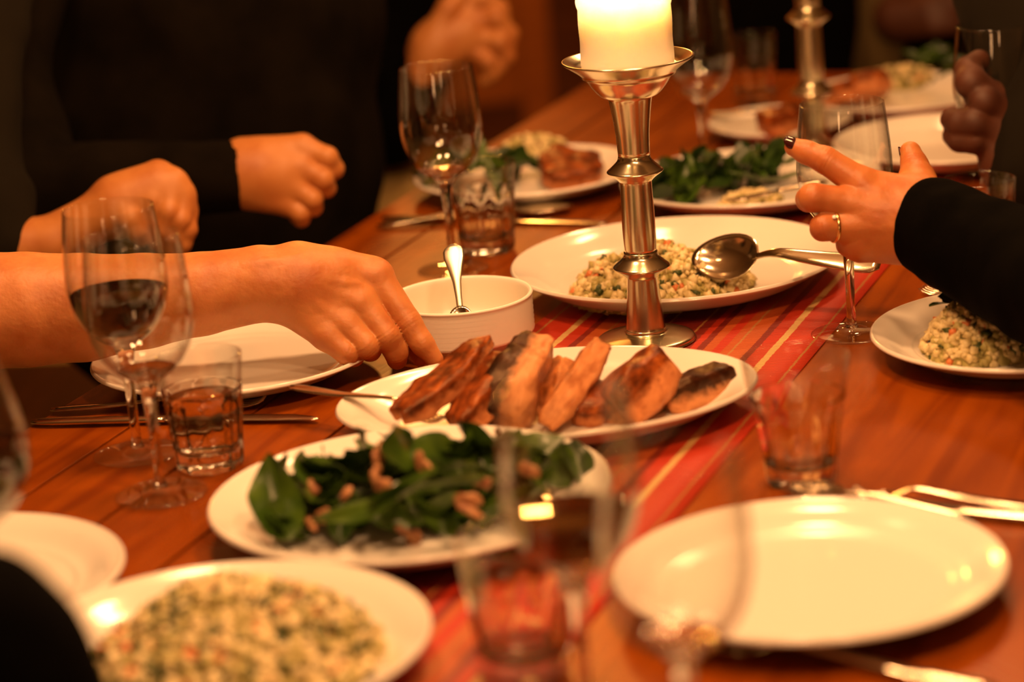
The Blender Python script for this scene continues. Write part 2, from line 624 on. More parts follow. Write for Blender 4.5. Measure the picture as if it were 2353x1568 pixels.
def runner_material():
    """woven stripes: bands of colour across the cloth's own width (object X)"""
    m, nt, b, out = new_mat('woven_runner')
    tc = nt.nodes.new('ShaderNodeTexCoord')
    sp = nt.nodes.new('ShaderNodeSeparateXYZ')
    nt.links.new(tc.outputs['Object'], sp.inputs[0])
    n = nt.nodes.new('ShaderNodeTexNoise')
    n.inputs['Scale'].default_value = 150
    nt.links.new(tc.outputs['Object'], n.inputs['Vector'])
    mr = nt.nodes.new('ShaderNodeMapRange')     # -0.15..0.15 -> 0..1
    mr.inputs[1].default_value = -.15
    mr.inputs[2].default_value = .15
    wob = nt.nodes.new('ShaderNodeMath')
    wob.operation = 'MULTIPLY_ADD'
    wob.inputs[1].default_value = .0022
    nt.links.new(n.outputs['Fac'], wob.inputs[0])
    nt.links.new(sp.outputs[1], wob.inputs[2])
    nt.links.new(wob.outputs[0], mr.inputs[0])
    cr = nt.nodes.new('ShaderNodeValToRGB')
    cr.color_ramp.interpolation = 'CONSTANT'
    red, dred, org, pale, tan = (.48, .026, .003), (.20, .010, .002), (.46, .085, .010), (.62, .42, .16), (.42, .19, .05)
    half = [(0.0, red), (.033, tan), (.040, red), (.128, pale), (.150, red), (.195, dred), (.215, org), (.262, tan),
            (.270, org), (.300, red), (.330, org), (.36, dred), (.385, red), (.41, dred), (.44, tan), (.446, dred)]  # dark red middle: part weave, part platter shade put into the colour
    stops = half + [(.53, red)]
    prev = [c for _, c in half]
    xs = [x for x, _ in half]
    mir = []
    for i in range(len(half) - 1, -1, -1):
        end = half[i + 1][0] if i + 1 < len(half) else .5
        mir.append((1 - end, half[i][1]))
    allst = half + [q for q in mir if q[0] >= .5]
    allst = sorted(allst, key=lambda q: q[0])[:32]
    els = cr.color_ramp.elements
    els[0].position = 0
    els[0].color = (*allst[0][1], 1)
    els[1].position = allst[1][0]
    els[1].color = (*allst[1][1], 1)
    for x, c in allst[2:]:
        e = els.new(min(x, .999))
        e.color = (*c, 1)
    nt.links.new(mr.outputs[0], cr.inputs[0])
    # weave: broken threads along the length
    w = nt.nodes.new('ShaderNodeTexWave')
    w.bands_direction = 'X'
    w.inputs['Scale'].default_value = 70
    w.inputs['Distortion'].default_value = 1.5
    nt.links.new(tc.outputs['Object'], w.inputs['Vector'])
    hs = nt.nodes.new('ShaderNodeHueSaturation')
    mv = nt.nodes.new('ShaderNodeMapRange')
    mv.inputs[3].default_value = .65
    mv.inputs[4].default_value = 1.12
    nt.links.new(w.outputs['Fac'], mv.inputs[0])
    nt.links.new(mv.outputs[0], hs.inputs['Value'])
    nt.links.new(cr.outputs[0], hs.inputs['Color'])
    nt.links.new(hs.outputs[0], b.inputs['Base Color'])
    b.inputs['Roughness'].default_value = .55
    bp = nt.nodes.new('ShaderNodeBump')
    bp.inputs['Strength'].default_value = .5
    bp.inputs['Distance'].default_value = .0008
    nt.links.new(w.outputs['Fac'], bp.inputs['Height'])
    nt.links.new(bp.outputs[0], b.inputs['Normal'])
    return m


M['runner'] = runner_material()

# ------------------------------------------------------------------ room
ROOM = (-3.2, 3.6, -1.8, 7.0, 2.7)
x0, x1, y0, y1, zt = ROOM
tag(obj('floor', box(x0 - .1, x1 + .1, y0 - .1, y1 + .1, -.06, 0), M['floor'], smooth=False), None, None, kind='structure')
tag(obj('ceiling', box(x0 - .1, x1 + .1, y0 - .1, y1 + .1, zt, zt + .06), M['plaster'], smooth=False), None, None, kind='structure')
tag(obj('wall_left', box(x0 - .1, x0, y0, y1, 0, zt), M['plaster'], smooth=False), None, None, kind='structure')
tag(obj('wall_right', box(x1, x1 + .1, y0, y1, 0, zt), M['plaster'], smooth=False), None, None, kind='structure')
tag(obj('wall_front', box(x0, x1, y0 - .1, y0, 0, zt), M['plaster'], smooth=False), None, None, kind='structure')
wb = tag(obj('wall_back', box(x0, x1, y1, y1 + .1, 0, zt), M['panel_wood'], smooth=False), None, None, kind='structure')
tag(obj('baseboard_back', box(x0, x1, y1 - .02, y1 - .0005, .0, .12, .004), M['dark_wood'], smooth=False), None, None, kind='structure')
tag(obj('trim_1', box(.085, .165, y1 - .035, y1 - .0205, .0, 2.15, .003), M['panel_wood'], smooth=False), None, None, kind='structure')
tag(obj('trim_2', box(1.055, 1.135, y1 - .035, y1 - .0205, .0, 2.15, .003), M['panel_wood'], smooth=False), None, None, kind='structure')
door = tag(obj('door_1', box(.17, 1.05, y1 - .032, y1 - .0205, .01, 2.1, .002), M['dark_wood'], smooth=False), None, None, kind='structure')
for (a, b_, c, d) in ((.27, .57, .2, .95), (.65, .95, .2, .95), (.27, .57, 1.1, 1.95), (.65, .95, 1.1, 1.95)):
    obj('door_panel', box(a, b_, y1 - .045, y1 - .0325, c, d, .004), M['dark_wood'], door, smooth=False)
for k in range(8):                                    # tongue-and-groove boards left of the door
    a = -1.40 + k * .185
    obj('board', box(a + .002, a + .183, y1 - .016, y1 - .0005, .121, zt - .001, .003), M['panel_wood'], wb, smooth=False)

# ------------------------------------------------------------------ table
ANG = math.radians(68.4)
U = Vector((math.cos(ANG), math.sin(ANG), 0))
Vv = Vector((math.sin(ANG), -math.cos(ANG), 0))


def uv(u, v, z=0.0):
    return U * u + Vv * v + Vector((0, 0, TZ + z))


table = thing('dining_table', 'long reddish brown plank dining table under all the plates and glasses', 'table',
              (*(U * 2.4 + Vv * -.745).xy, 0), rot=(0, 0, ANG))
# local x = along the table, local y = towards its left edge
TU0, TU1 = 0.75, 3.62
edges = [.515, .415, .315, .216]
plank_y = []
w = 1.03 / 10
ys = [-.515, -.115, .010, .113, .216, .317, .416, .515]
for a, b_ in zip(ys[:-1], ys[1:]):
    g = .0004 if a < .1 else .0019
    obj('plank', box(TU0 - 2.4, TU1 - 2.4, a + g, b_ - g, TZ - .034, TZ, .0004), M['table_wood'], table, smooth=False)
for yy in (-.44, .44):
    obj('apron', box(TU0 - 2.3, TU1 - 2.5, yy - .012, yy + .012, TZ - .13, TZ - .0345), M['dark_wood'], table, smooth=False)
for xx in (TU0 - 2.32, TU1 - 2.48):
    obj('apron', box(xx - .012, xx + .012, -.425, .425, TZ - .13, TZ - .0345), M['dark_wood'], table, smooth=False)
    for yy in (-.44, .44):
        V_, F_ = lathe([(0, 0), (.026, 0), (.030, .25), (.042, .55), (.046, TZ - .131), (0, TZ - .131)], 16)
        obj('leg', (V_, F_), M['dark_wood'], table, loc=(xx, yy, 0))

# ------------------------------------------------------------------ runner
RL0, RL1 = .9, 3.55
nu, nv = 90, 10
Vr, Fr = [], []
for side in (0, 1):
    for i in range(nu + 1):
        for j in range(nv + 1):
            x = RL0 + (RL1 - RL0) * i / nu - 2.4
            y = -.15 + .30 * j / nv
            z = TZ + .0004 + (0.0013 + .0004 * math.sin(x * 37 + j) * (1 if 0 < j < nv else .3) if side else 0)
            Vr.append((x, y, z))
base = (nu + 1) * (nv + 1)
for i in range(nu):
    for j in range(nv):
        a = i * (nv + 1) + j
        Fr.append((a, a + 1, a + nv + 2, a + nv + 1))
        Fr.append((base + a, base + a + nv + 1, base + a + nv + 2, base + a + 1))
for i in range(nu):
    for j in (0, nv):
        a = i * (nv + 1) + j
        q = (a, a + nv + 1, base + a + nv + 1, base + a)
        Fr.append(q if j == 0 else q[::-1])
run = obj('table_runner', (Vr, Fr), M['runner'], smooth=True)
run.location = (*(U * 2.4 + Vv * -.745).xy, 0)
run.rotation_euler = (0, 0, ANG)
tag(run, 'red and orange striped woven runner down the middle of the table', 'table runner')


# ------------------------------------------------------------------ plates
def plate_profile(R, h, well=.62, th=.0045):
    return sprof([(0, .0035), (.40 * R, .0035), (.50 * R, .0030)], 2) + \
        sprof([(.52 * R, .0002), (.57 * R, .0002), (.62 * R, .0040), (.78 * R, .30 * h), (.90 * R, .62 * h), (R - .0012, h - .0040),
               (R, h - .0016), (R - .0016, h + .0002), (R - .0045, h - .0012), (.90 * R, .66 * h + th * .8), (.80 * R, .30 * h + th),
               (.735 * R, .0060 + th * .9), (.68 * R, .0038 + th), (.40 * R, .0032 + th)], 4) + [(0, .0032 + th)]


def plate(name, label, x, y, R, h, sx=1, sy=1, rot=0, well=.62, grp=None, cat='plate'):
    o = obj(name, lathe(plate_profile(R, h, well), 96, sx, sy), M['porcelain'])
    o.location = (x, y, TZ + .0022 if True else TZ)
    o.rotation_euler = (0, 0, rot)
    return tag(o, label, cat, grp)


GP, GL = 'white dinner plates around the table', 'white serving platters'
plate('dinner_plate', 'empty white dinner plate at the lower right, behind the empty front wine glass', .1945, 1.723, .138, .025, grp=GP)
plate('dinner_plate', 'empty white dinner plate beneath the reaching bare arm', -.262, 2.401, .138, .025, grp=GP)
plate('dinner_plate', 'white dinner plate cut by the left edge, beside the dark shoulder', -.441, 1.843, .139, .025, grp=GP)
plate('dinner_plate', 'white dinner plate with a rice portion below the black sleeve', .460, 2.266, .137, .025, grp=GP)
plate('dinner_plate', 'white dinner plate with greens and one meat piece behind the empty tumbler', .035, 3.100, .137, .025, grp=GP)
plate('dinner_plate', 'white dinner plate with leftover spinach and a knife behind the candlestick', .290, 2.958, .150, .027, grp=GP)
plate('serving_platter', 'round white platter of herbed rice with a serving spoon beside the candlestick', .1727, 2.590, .168, .033, grp=GL, cat='platter')
plate('serving_platter', 'round white platter heaped with spinach and nut salad', -.089, 1.941, .158, .030, grp=GL, cat='platter')
plate('serving_platter', 'blurred white platter of rice in the bottom left foreground', -.218, 1.662, .148, .030, grp=GL, cat='platter')
CH = T(1256, 902, .03)
plate('serving_platter', 'oval white platter holding the row of grilled meat slices', CH.x, CH.y, .183, .030, 1.0, .70, rot=.02, grp=GL, cat='platter')
A_ = T(1790, 277, .02)
plate('side_plate', 'small white plate with one meat piece behind the rear candlestick', A_.x, A_.y, .092, .020, grp=GP)
C_ = T(2185, 322, .025)
plate('dinner_plate', 'white dinner plate beyond the ringed hand, in front of the shadowed hand', C_.x, C_.y, .140, .028, grp=GP)
B_ = T(2062, 212, .025)
plate('dinner_plate', 'farthest white dinner plate with meat, rice and greens', B_.x, B_.y, .126, .026, grp=GP)
PZ = .0022 + .0032 + .0045      # top of a plate's well above the table


# ------------------------------------------------------------------ candlesticks and candles
def candlestick(label, loc):
    r = thing('candlestick', label, 'candlestick', loc, 'silver candlesticks down the table')
    mt = M['silver']
    obj('base', lathe(sprof([(0, .0005), (.044, .0005), (.0462, .002), (.0455, .0045), (.038, .0065), (.028, .0085), (.0205, .0095), (.0198, .013)], 4)
                      + [(0, .013)], 64), mt, r)
    obj('lower_shaft', lathe([(0, .0125)] + sprof([(.0190, .0125), (.0180, .020), (.0150, .058), (.0148, .064)], 4) + [(0, .064)], 48), mt, r)
    obj('lower_knop', lathe([(0, .0635)] + sprof([(.0150, .0635), (.0185, .067), (.0262, .0725), (.0268, .0742), (.0240, .0768), (.0172, .083), (.0160, .088)], 4)
                            + [(0, .088)], 56), mt, r)
    obj('middle_shaft', lathe([(0, .0875)] + sprof([(.0152, .0875), (.0158, .110), (.0150, .150), (.0152, .157)], 4) + [(0, .157)], 48), mt, r)
    obj('upper_knop', lathe([(0, .1565)] + sprof([(.0155, .1565), (.0190, .160), (.0258, .165), (.0264, .1667), (.0235, .1692), (.0165, .176), (.0150, .181)], 4)
                            + [(0, .181)], 56), mt, r)
    obj('upper_shaft', lathe([(0, .1805)] + sprof([(.0150, .1805), (.0162, .205), (.0198, .232), (.0212, .237)], 4) + [(0, .237)], 48), mt, r)
    obj('drip_pan', lathe([(0, .2365)] + sprof([(.0190, .2365), (.0265, .2385), (.0335, .2455), (.0400, .2550), (.0440, .2572), (.0450, .2600), (.0520, .2655), (.0605, .2712),
                                                (.0617, .2726), (.0605, .2736), (.0575, .2722), (.0520, .2690), (.0490, .2668), (.0455, .2650)], 4) + [(0, .2650)], 72), mt, r)
    return r


CS = T(1486, 787)
candlestick('silver candlestick in the middle carrying the lit pillar candle', (CS.x, CS.y, TZ + .0018))
CS2 = T(1872, 347)
candlestick('silver candlestick farther back, behind the glass and the pointing hand', (CS2.x, CS2.y, TZ + .0018))


def pillar_candle(label, loc, lit):
    r = thing('pillar_candle', label, 'candle', loc, 'ivory pillar candles')
    R = .0432
    prof = [(0, .0), (R - .001, .0), (R, .001)]
    prof += [(R + .0003 * math.sin(k * 1.3), .001 + .0545 * k / 8) for k in range(1, 9)]
    prof += sprof([(R + .0006, .058), (R + .0014, .062), (R + .0010, .067), (R + .0002, .072), (R - .001, .082), (R - .0025, .084),
                   (R - .007, .082), (R - .0085, .074), (R - .010, .062), (R - .016, .0565), (.012, .0555)], 3) + [(0, .0555)]
    obj('wax_body', lathe(prof, 64), M['wax'], r)
    obj('wick', lathe([(0, .0555), (.0012, .0556), (.0012, .068), (0, .068)], 8), M['black_bit'], r)
    if lit:
        m, nt, b, out = new_mat('candle_flame')
        nt.nodes.remove(b)
        e = nt.nodes.new('ShaderNodeEmission')
        e.inputs[0].default_value = (1, .62, .22, 1)
        e.inputs[1].default_value = 45
        nt.links.new(e.outputs[0], out.inputs[0])
        obj('flame', lathe(sprof([(0, .066), (.004, .070), (.0062, .078), (.0048, .090), (.0018, .102), (0, .108)], 4), 20), m, r)
        d = bpy.data.lights.new('flame_light', 'POINT')
        d.energy = 6.0
        d.color = (1.0, .88, .72)
        d.shadow_soft_size = .008
        lo = bpy.data.objects.new('flame_light', d)
        COL.objects.link(lo)
        lo.parent = r
        lo.location = (0, 0, .079)
    return r


pillar_candle('thick ivory pillar candle glowing on the front silver candlestick', (CS.x, CS.y, TZ + .0018 + .2652), True)
pillar_candle('ivory pillar candle on the rear candlestick', (CS2.x, CS2.y, TZ + .0018 + .2652), True)


# ------------------------------------------------------------------ glasses
BOWLS = {
    # outer wall (radius, height): thick at the bottom, closing in toward the rim
    'standard': [(.006, .101), (.016, .104), (.029, .114), (.039, .130), (.0440, .150), (.0442, .168), (.0420, .195), (.0390, .2215)],
    'tall': [(.006, .078), (.014, .080), (.026, .088), (.037, .104), (.0430, .126), (.0436, .146), (.0400, .190), (.0350, .240)],
    'balloon': [(.006, .090), (.018, .093), (.036, .105), (.048, .124), (.0520, .142), (.0500, .165), (.0430, .195), (.0350, .225)],
}


def stem_glass_meshes(kind):
    R = {}
    oz = BOWLS[kind]
    z0 = oz[0][1]
    outer = sprof(oz, 5)
    inn = [(r - (.0011 if i > 3 else .0016), z + (0 if i > 3 else .0016)) for i, (r, z) in enumerate(oz)]
    inn[-1] = (oz[-1][0] - .0012, oz[-1][1])
    rt, zt_ = oz[-1]
    lip = [(rt - .0006 + .0006 * math.cos(a), zt_ + .0006 * math.sin(a)) for a in (.4, .9, 1.57, 2.2, 2.8)]
    inner = sprof(list(reversed(inn[2:])) + [(.0120, z0 + .0100)], 5) + [(0, z0 + .0096)]
    R['bowl'] = mesh('bowl', *lathe([(0, z0 - .0002)] + outer + lip + inner, 56), M['thin_glass'])
    k = z0 / .101
    R['stem'] = mesh('stem', *lathe([(0, .0075)] + sprof([(.0065, .0075), (.0048, .013), (.0042, .030 * k), (.0046, .060 * k), (.0062, .085 * k), (.0095, z0 - .0035), (.0135, z0 + .0008), (.0200, z0 + .0052), (.0235, z0 + .0084), (.0225, z0 + .0092), (.010, z0 + .0068)], 5)
                                    + [(0, z0 + .0064)], 28), M['glass'])
    R['foot'] = mesh('foot', *lathe([(0, .0004)] + sprof([(.036, .0004), (.0382, .0012), (.0375, .0024), (.028, .0032), (.016, .0046), (.0085, .0078)], 4) + [(0, .0082)], 48), M['foot_glass'])
    R['inner'] = sorted([(z, r) for r, z in inner])
    return R


SGS = {k: stem_glass_meshes(k) for k in BOWLS}
SG = SGS['standard']


def wine_glass(label, loc, wine=0.0, kind='standard', pz=.0006):
    r = thing('wine_glass', label, 'wine glass', (loc[0], loc[1], TZ + pz), 'stemmed wine glasses on the table')
    g = SGS[kind]
    for k in ('bowl', 'stem', 'foot'):
        link_copy(g[k], k, r)
    if wine > 0:
        prof = []
        for z, rr in g['inner']:
            if z >= wine:
                break
            prof.append((max(rr - .0001, 0), z + .0001))
        rw = float(np.interp(wine, [t[0] for t in g['inner']], [t[1] for t in g['inner']])) - .0001
        prof += [(rw, wine - .0003), (rw - .002, wine), (0, wine)]
        obj('wine', lathe(prof, 48), M['wine'], r)
    return r


wine_glass('empty wine glass standing behind the sauce bowl, left of the candlestick', T(1042, 622))
wine_glass('rear of the two left wine glasses, half full of red wine', T(318, 1047), .148)
wine_glass('front of the two left wine glasses, empty, beside the water tumbler', T(372, 1140))
wine_glass('tall empty wine glass just right of the candle, far back', T(1618, 366), 0, 'tall')
wine_glass('wine glass on the runner edge behind the ringed pointing hand', T(1958, 770))
wine_glass('wine glass of red wine cut by the left edge', T(-38, 1500), .152, 'balloon')
_g = T(1292, 896, .222)
wine_glass('blurred foreground wine glass with a little red wine, before the salad platter', _g, .140)
_h = T(1537, 1046, .222)
wine_glass('blurred empty wine glass in front of the lower right plate', _h)


def tumbler_wall(rt, rb, h, z):
    t = z / h
    return rb + (rt - rb) * t ** 1.15


def tumbler_mesh(rt, rb, h, facets=9, fac_top=.70):
    """heavy tumbler: fluted lower body with a thick bottom (face index 0), plain thin upper wall (1)"""
    n = facets * 8
    zj = fac_top * h
    rows_ = [(.0012, None, 0)]
    for z in [0, .0015, .006, .02, .04, .52 * h, .60 * h, .66 * h, zj]:
        r0 = tumbler_wall(rt, rb, h, z) - (.0018 - z * .8 if z < .002 else 0)
        depth = .0023 * min(1, max(0, (zj - z) / (.16 * h)))

        def fn(a, r0=r0, depth=depth):
            p = (a * facets / (2 * PI)) % 1.0
            return r0 - depth * (1 - (2 * abs(p - .5)) ** 2)
        rows_.append((z, fn, 0))
    for z in (.8 * h, .92 * h, h - .0011):
        rows_.append((z, lambda a, r0=tumbler_wall(rt, rb, h, z): r0, 1))
    for q in (.5, 1.0, 1.57, 2.1, 2.7):
        rows_.append((h - .0011 + .0011 * math.sin(q), lambda a, q=q: rt - .0011 + .0011 * math.cos(q), 1))
    for z in (h - .0011, .92 * h, .8 * h, zj):
        rows_.append((z, lambda a, r0=tumbler_wall(rt, rb, h, z) - .0022: r0, 1))
    for z in (.5 * h, .3 * h, .022, .017, .0145):
        r0 = tumbler_wall(rt, rb, h, z) - .0024 - .0022 * (1 - z / zj)
        if z < .02:
            r0 -= .002 + (.02 - z) * .9
        rows_.append((z, lambda a, r0=r0: r0, 0))
    rows_.append((.0140, None, 0))
    V, Fc, MI, rows = [], [], [], []
    for z, fn, m in rows_:
        b = len(V)
        if fn is None:
            V.append((0, 0, z))
            rows.append([b])
            continue
        for k in range(n):
            a = 2 * PI * k / n
            r = fn(a)
            V.append((r * math.cos(a), r * math.sin(a), z))
        rows.append(list(range(b, b + n)))
    for q in range(len(rows) - 1):
        A, B = rows[q], rows[q + 1]
        for k in range(n):
            k2 = (k + 1) % n
            if len(A) == 1:
                Fc.append((A[0], B[k2], B[k]))
            elif len(B) == 1:
                Fc.append((A[k], A[k2], B[0]))
            else:
                Fc.append((A[k], A[k2], B[k2], B[k]))
            MI.append(rows_[q + 1][2])
    return V, Fc, MI


def tumbler(label, loc, rt, rb, h, water=0.0, pz=.0006, liquid='water'):
    r = thing('tumbler', label, 'tumbler', (loc[0], loc[1], TZ + pz), 'fluted tumblers on the table')
    V, Fc, MI = tumbler_mesh(rt, rb, h)
    ob = obj('glass_body', (V, Fc), [M['glass'], M['thin_glass']], r, midx=MI)
    if water > 0:
        prof = [(0, .0142)]
        zj = .70 * h
        for z in (.0148, .0175, .0225, .3 * h, .5 * h, .69 * h):
            if z < water:
                r0 = tumbler_wall(rt, rb, h, z) - .0024 - .0022 * (1 - z / zj)
                if z < .02:
                    r0 -= .002 + (.02 - z) * .9
                prof.append((r0 + .0002, z))
        r0 = tumbler_wall(rt, rb, h, water) - .0024 - .0022 * max(0, 1 - water / zj)
        prof += [(r0 + .0002, water), (0, water)]
        obj(liquid, lathe(prof, 48), M[liquid], r)
    return r


tumbler('empty fluted tumbler behind the sauce bowl, before the greens plate', T(1120, 577), .0385, .0310, .099)
tumbler('fluted tumbler of water beside the two left wine glasses', T(484, 1072), .0372, .0292, .099, .062)
tumbler('flared empty tumbler right of the meat platter, over the cutlery tips', T(1842, 1110), .0430, .0285, .104)
_i = T(1180, 1246, .095)
tumbler('blurred tumbler in the bottom centre foreground', _i, .0400, .0310, .098, .020)
tumbler('tumbler far back between the candle and the rear candlestick', T(1735, 238), .0330, .0280, .094)
_t = T(2250, 412, .095)
tumbler('tumbler of reddish drink above the black sleeve', _t, .0370, .0300, .095, .05, liquid='wine')

# ------------------------------------------------------------------ sauce bowl
SB = (-.0465, 2.445)
R = .0706
sb = thing('sauce_bowl', 'round white sauce bowl with a small spoon, at the reaching fingertips', 'bowl', (SB[0], SB[1], TZ + .0010))
prof = [(0, .004)] + sprof([(.052, .004), (.053, .0005), (.058, .0005), (.060, .009), (.068, .011)], 2)
for k in range(0, 15):
    z = .0125 + .0330 * k / 14
    prof.append((R - .0012 + (.0005 if k % 2 else 0), z))
prof += sprof([(R - .0008, .0472), (R, .0490), (R - .0012, .0506), (R - .0035, .0500), (R - .0048, .046), (R - .006, .025), (R - .012, .014), (.03, .0115)], 3) + [(0, .011)]
obj('bowl_body', lathe(prof, 80), M['ribbed_porcelain'], sb)
obj('sauce', lathe([(0, .0185)] + sprof([(.02, .0195), (.04, .0170), (.052, .0185), (.0585, .0165)], 3) + [(.0585, .0155), (0, .0155)], 40), M['sauce'], sb)


# ------------------------------------------------------------------ cutlery
def place(o, A, B, up=(0, 0, 1)):
    A, B, up = Vector(A), Vector(B), Vector(up)
    x = (B - A).normalized()
    y = up.cross(x).normalized()
    z = x.cross(y)
    Mx = Matrix((x, y, z)).transposed().to_4x4()
    Mx.translation = A
    o.matrix_world = Mx
    return (B - A).length


def cut_thing(name, label, cat, grp):
    return thing(name, label, cat, (0, 0, 0), grp)


def path_fn(L, keys):
    """keys: (t, z) -> points along x"""
    ts = np.linspace(keys[0][0], keys[-1][0], 18)
    zs = np.interp(ts, [k[0] for k in keys], [k[1] for k in keys])
    zs = np.convolve(np.r_[zs[0], zs, zs[-1]], [.25, .5, .25], 'valid')
    return ts, [(t * L, 0, z) for t, z in zip(ts, zs)]


def handle_mesh(L, t1, z, wend=.017, wneck=.0058, th=.0030):
    ts, P = path_fn(L, z)
    W = np.interp(ts, [0, .02, .06, .15, .45, t1 - .06, t1], [.35, .8, 1, 1, .62, .36, .36]) * wend
    W = np.maximum(W, wneck)
    W[0] = wend * .45
    H = np.interp(ts, [0, .3, t1], [.75, 1, 1.2]) * th
    return ribbon(P, W, H)


GC = 'steel cutlery around the table'


def fork(label, A, B, up=(0, 0, 1), arch=.010):
    r = cut_thing('fork', label, 'fork', GC)
    L = place(r, A, B, up)
    obj('handle', handle_mesh(L, .70, [(0, .002), (.3, .004), (.6, arch * .9), (.70, arch)]), M['steel'], r)
    ts, P = path_fn(L, [(.69, arch), (.76, arch * .55), (.82, arch * .2)])
    W = np.interp(ts, [.69, .73, .77, .82], [.0065, .014, .0235, .0245])
    obj('fork_head', ribbon(P, W, [.0024] * len(P)), M['steel'], r)
    for k in range(4):
        y = (-1.5 + k) * .0065
        pts = [(t * L, y * (1 - .05 * i), z) for i, (t, z) in enumerate(((.805, arch * .25), (.87, .001), (.93, .001), (.97, .003), (1.0, .006)))]
        obj('tine', ribbon(pts, [.0042, .0036, .0034, .003, .0014], [.0024, .0022, .002, .0018, .001], seg=6), M['steel'], r)
    return r


def knife(label, A, B, up=(0, 0, 1)):
    r = cut_thing('table_knife', label, 'knife', GC)
    L = place(r, A, B, up)
    ts, P = path_fn(L, [(0, .0035), (.47, .0040)])
    W = np.interp(ts, [0, .02, .08, .3, .47], [.008, .014, .017, .014, .011])
    obj('handle', ribbon(P, W, np.interp(ts, [0, .1, .47], [.004, .0066, .0062])), M['steel'], r)
    pts = [(t * L, y, .0035) for t, y in ((.465, 0), (.55, .001), (.75, .002), (.90, .001), (.97, -.003), (1.0, -.006))]
    obj('blade', ribbon(pts, [.010, .0175, .019, .0175, .011, .003], [.0030, .0018, .0016, .0014, .0012, .0008]), M['steel'], r)
    return r


def spoon_bowl_mesh(a, b, depth, nr=7, ns=28, th=.0012):
    V, Fc = [], []
    for side in (0, 1):
        V.append((0, 0, -depth - (th if side else 0)))
        for i in range(1, nr + 1):
            rho = i / nr
            for k in range(ns):
                f = 2 * PI * k / ns
                egg = 1 - .16 * math.cos(f) if True else 1
                V.append((a * rho * math.cos(f), b * rho * math.sin(f) * egg,
                          -depth * (1 - rho ** 2.2) - (th if side else 0) * (1 if i < nr else .6)))
    n1 = 1 + nr * ns
    for side in (0, 1):
        o = side * n1
        for k in range(ns):
            k2 = (k + 1) % ns
            t = (o, o + 1 + k, o + 1 + k2)
            Fc.append(t if side == 0 else t[::-1])
        for i in range(nr - 1):
            for k in range(ns):
                k2 = (k + 1) % ns
                a0 = o + 1 + i * ns
                q = (a0 + k, a0 + ns + k, a0 + ns + k2, a0 + k2)
                Fc.append(q if side == 0 else q[::-1])
    a0, b0 = 1 + (nr - 1) * ns, n1 + 1 + (nr - 1) * ns
    for k in range(ns):
        k2 = (k + 1) % ns
        Fc.append((a0 + k, b0 + k, b0 + k2, a0 + k2))
    return V, Fc


def spoon(label, A, B, up=(0, 0, 1), name='spoon', a=.030, b=.0205, depth=.008, arch=.012, wend=.018, rise=.004):
    r = cut_thing(name, label, 'spoon', GC)
    L = place(r, A, B, up)
    t1 = 1 - 2 * a / L + .02
    obj('handle', handle_mesh(L, t1, [(0, rise), (.3, rise + arch * .5), (t1 * .8, rise + arch), (t1, depth + .0015)], wend=wend), M['steel'], r)
    o = obj('spoon_bowl', spoon_bowl_mesh(a, b, depth), M['steel'], r)
    o.location = (L - a, 0, depth + .0015)
    return r


# place settings on the wood
fork('fork of the left setting, handle end at the table edge, right of the arm plate', T(118, 946, .003), T(612, 928, .003))
knife('knife of the left setting, lying in front of its fork', T(75, 978, .0008), T(738, 967, .0008))
spoon('spoon of the setting behind the empty tumbler, handle toward the left edge', T(866, 527, .0008), T(1318, 488, .0008), a=.034, b=.021)
knife('knife of the setting behind the empty tumbler, alongside the spoon', T(880, 508, .0008), T(1398, 518, .0008))
fork('fork right of the flared tumbler, handle running off the right edge', T(2420, 1176, .0008), T(1955, 1140, .0008))
knife('knife beside the fork at the right edge, behind the lower right plate', T(2450, 1206, .0008), T(1925, 1168, .0008))
spoon('spoon lying just before the flared tumbler, behind the rim of the empty plate', T(2230, 1196, .0008), T(1800, 1142, .0008), a=.026, b=.018, arch=.008)
fork('dark fork in the bottom right corner below the empty plate', T(2290, 1590, .0008), T(1600, 1476, .0008))
fork('fork with only its tip showing below the black sleeve', T(2520, 700, .0008), T(2118, 672, .0008))
# on plates
PZ2 = PZ + .001
fork('serving fork resting on the left rim of the meat platter', T(668, 893, .034), T(1030, 973, .020), arch=.012)
spoon('big serving spoon leaning in the rice platter, handle under the ringed hand', T(2026, 616, .050), T(1603, 604, .040), (-.1, -.70, .70), name='serving_spoon', a=.037, b=.027, depth=.012,
      arch=.020, wend=.021)
knife('knife lying on the leftover spinach plate', T(1900, 425, .032), T(1662, 470, .026))
knife('knife across the small plate behind the rear candlestick', T(1632, 268, .024), T(1765, 262, .022))
# little spoon standing in the sauce bowl
sp_r = thing('sauce_spoon', 'small steel spoon standing upright in the sauce bowl', 'spoon', (0, 0, 0), GC)
A3, B3 = at(1040, 562, 2.528), at(1060, 735, 2.49)
L3 = place(sp_r, A3, B3, (-.15, -.8, .75))
ts = np.linspace(0, .86, 20)
P3 = [(t * L3, 0, .0010 * math.sin(t * 4)) for t in ts]
W3 = np.interp(ts, [0, .03, .09, .18, .32, .5, .7, .86], [.35, .75, 1.0, 1.0, .72, .42, .32, .32]) * .0205
obj('handle', ribbon(P3, W3, np.interp(ts, [0, .5, .86], [.0024, .0034, .0036])), M['satin_steel'], sp_r)
o = obj('spoon_bowl', spoon_bowl_mesh(.017, .0115, .004), M['steel'], sp_r)
o.location = (.86 * L3 + .015, 0, .003)


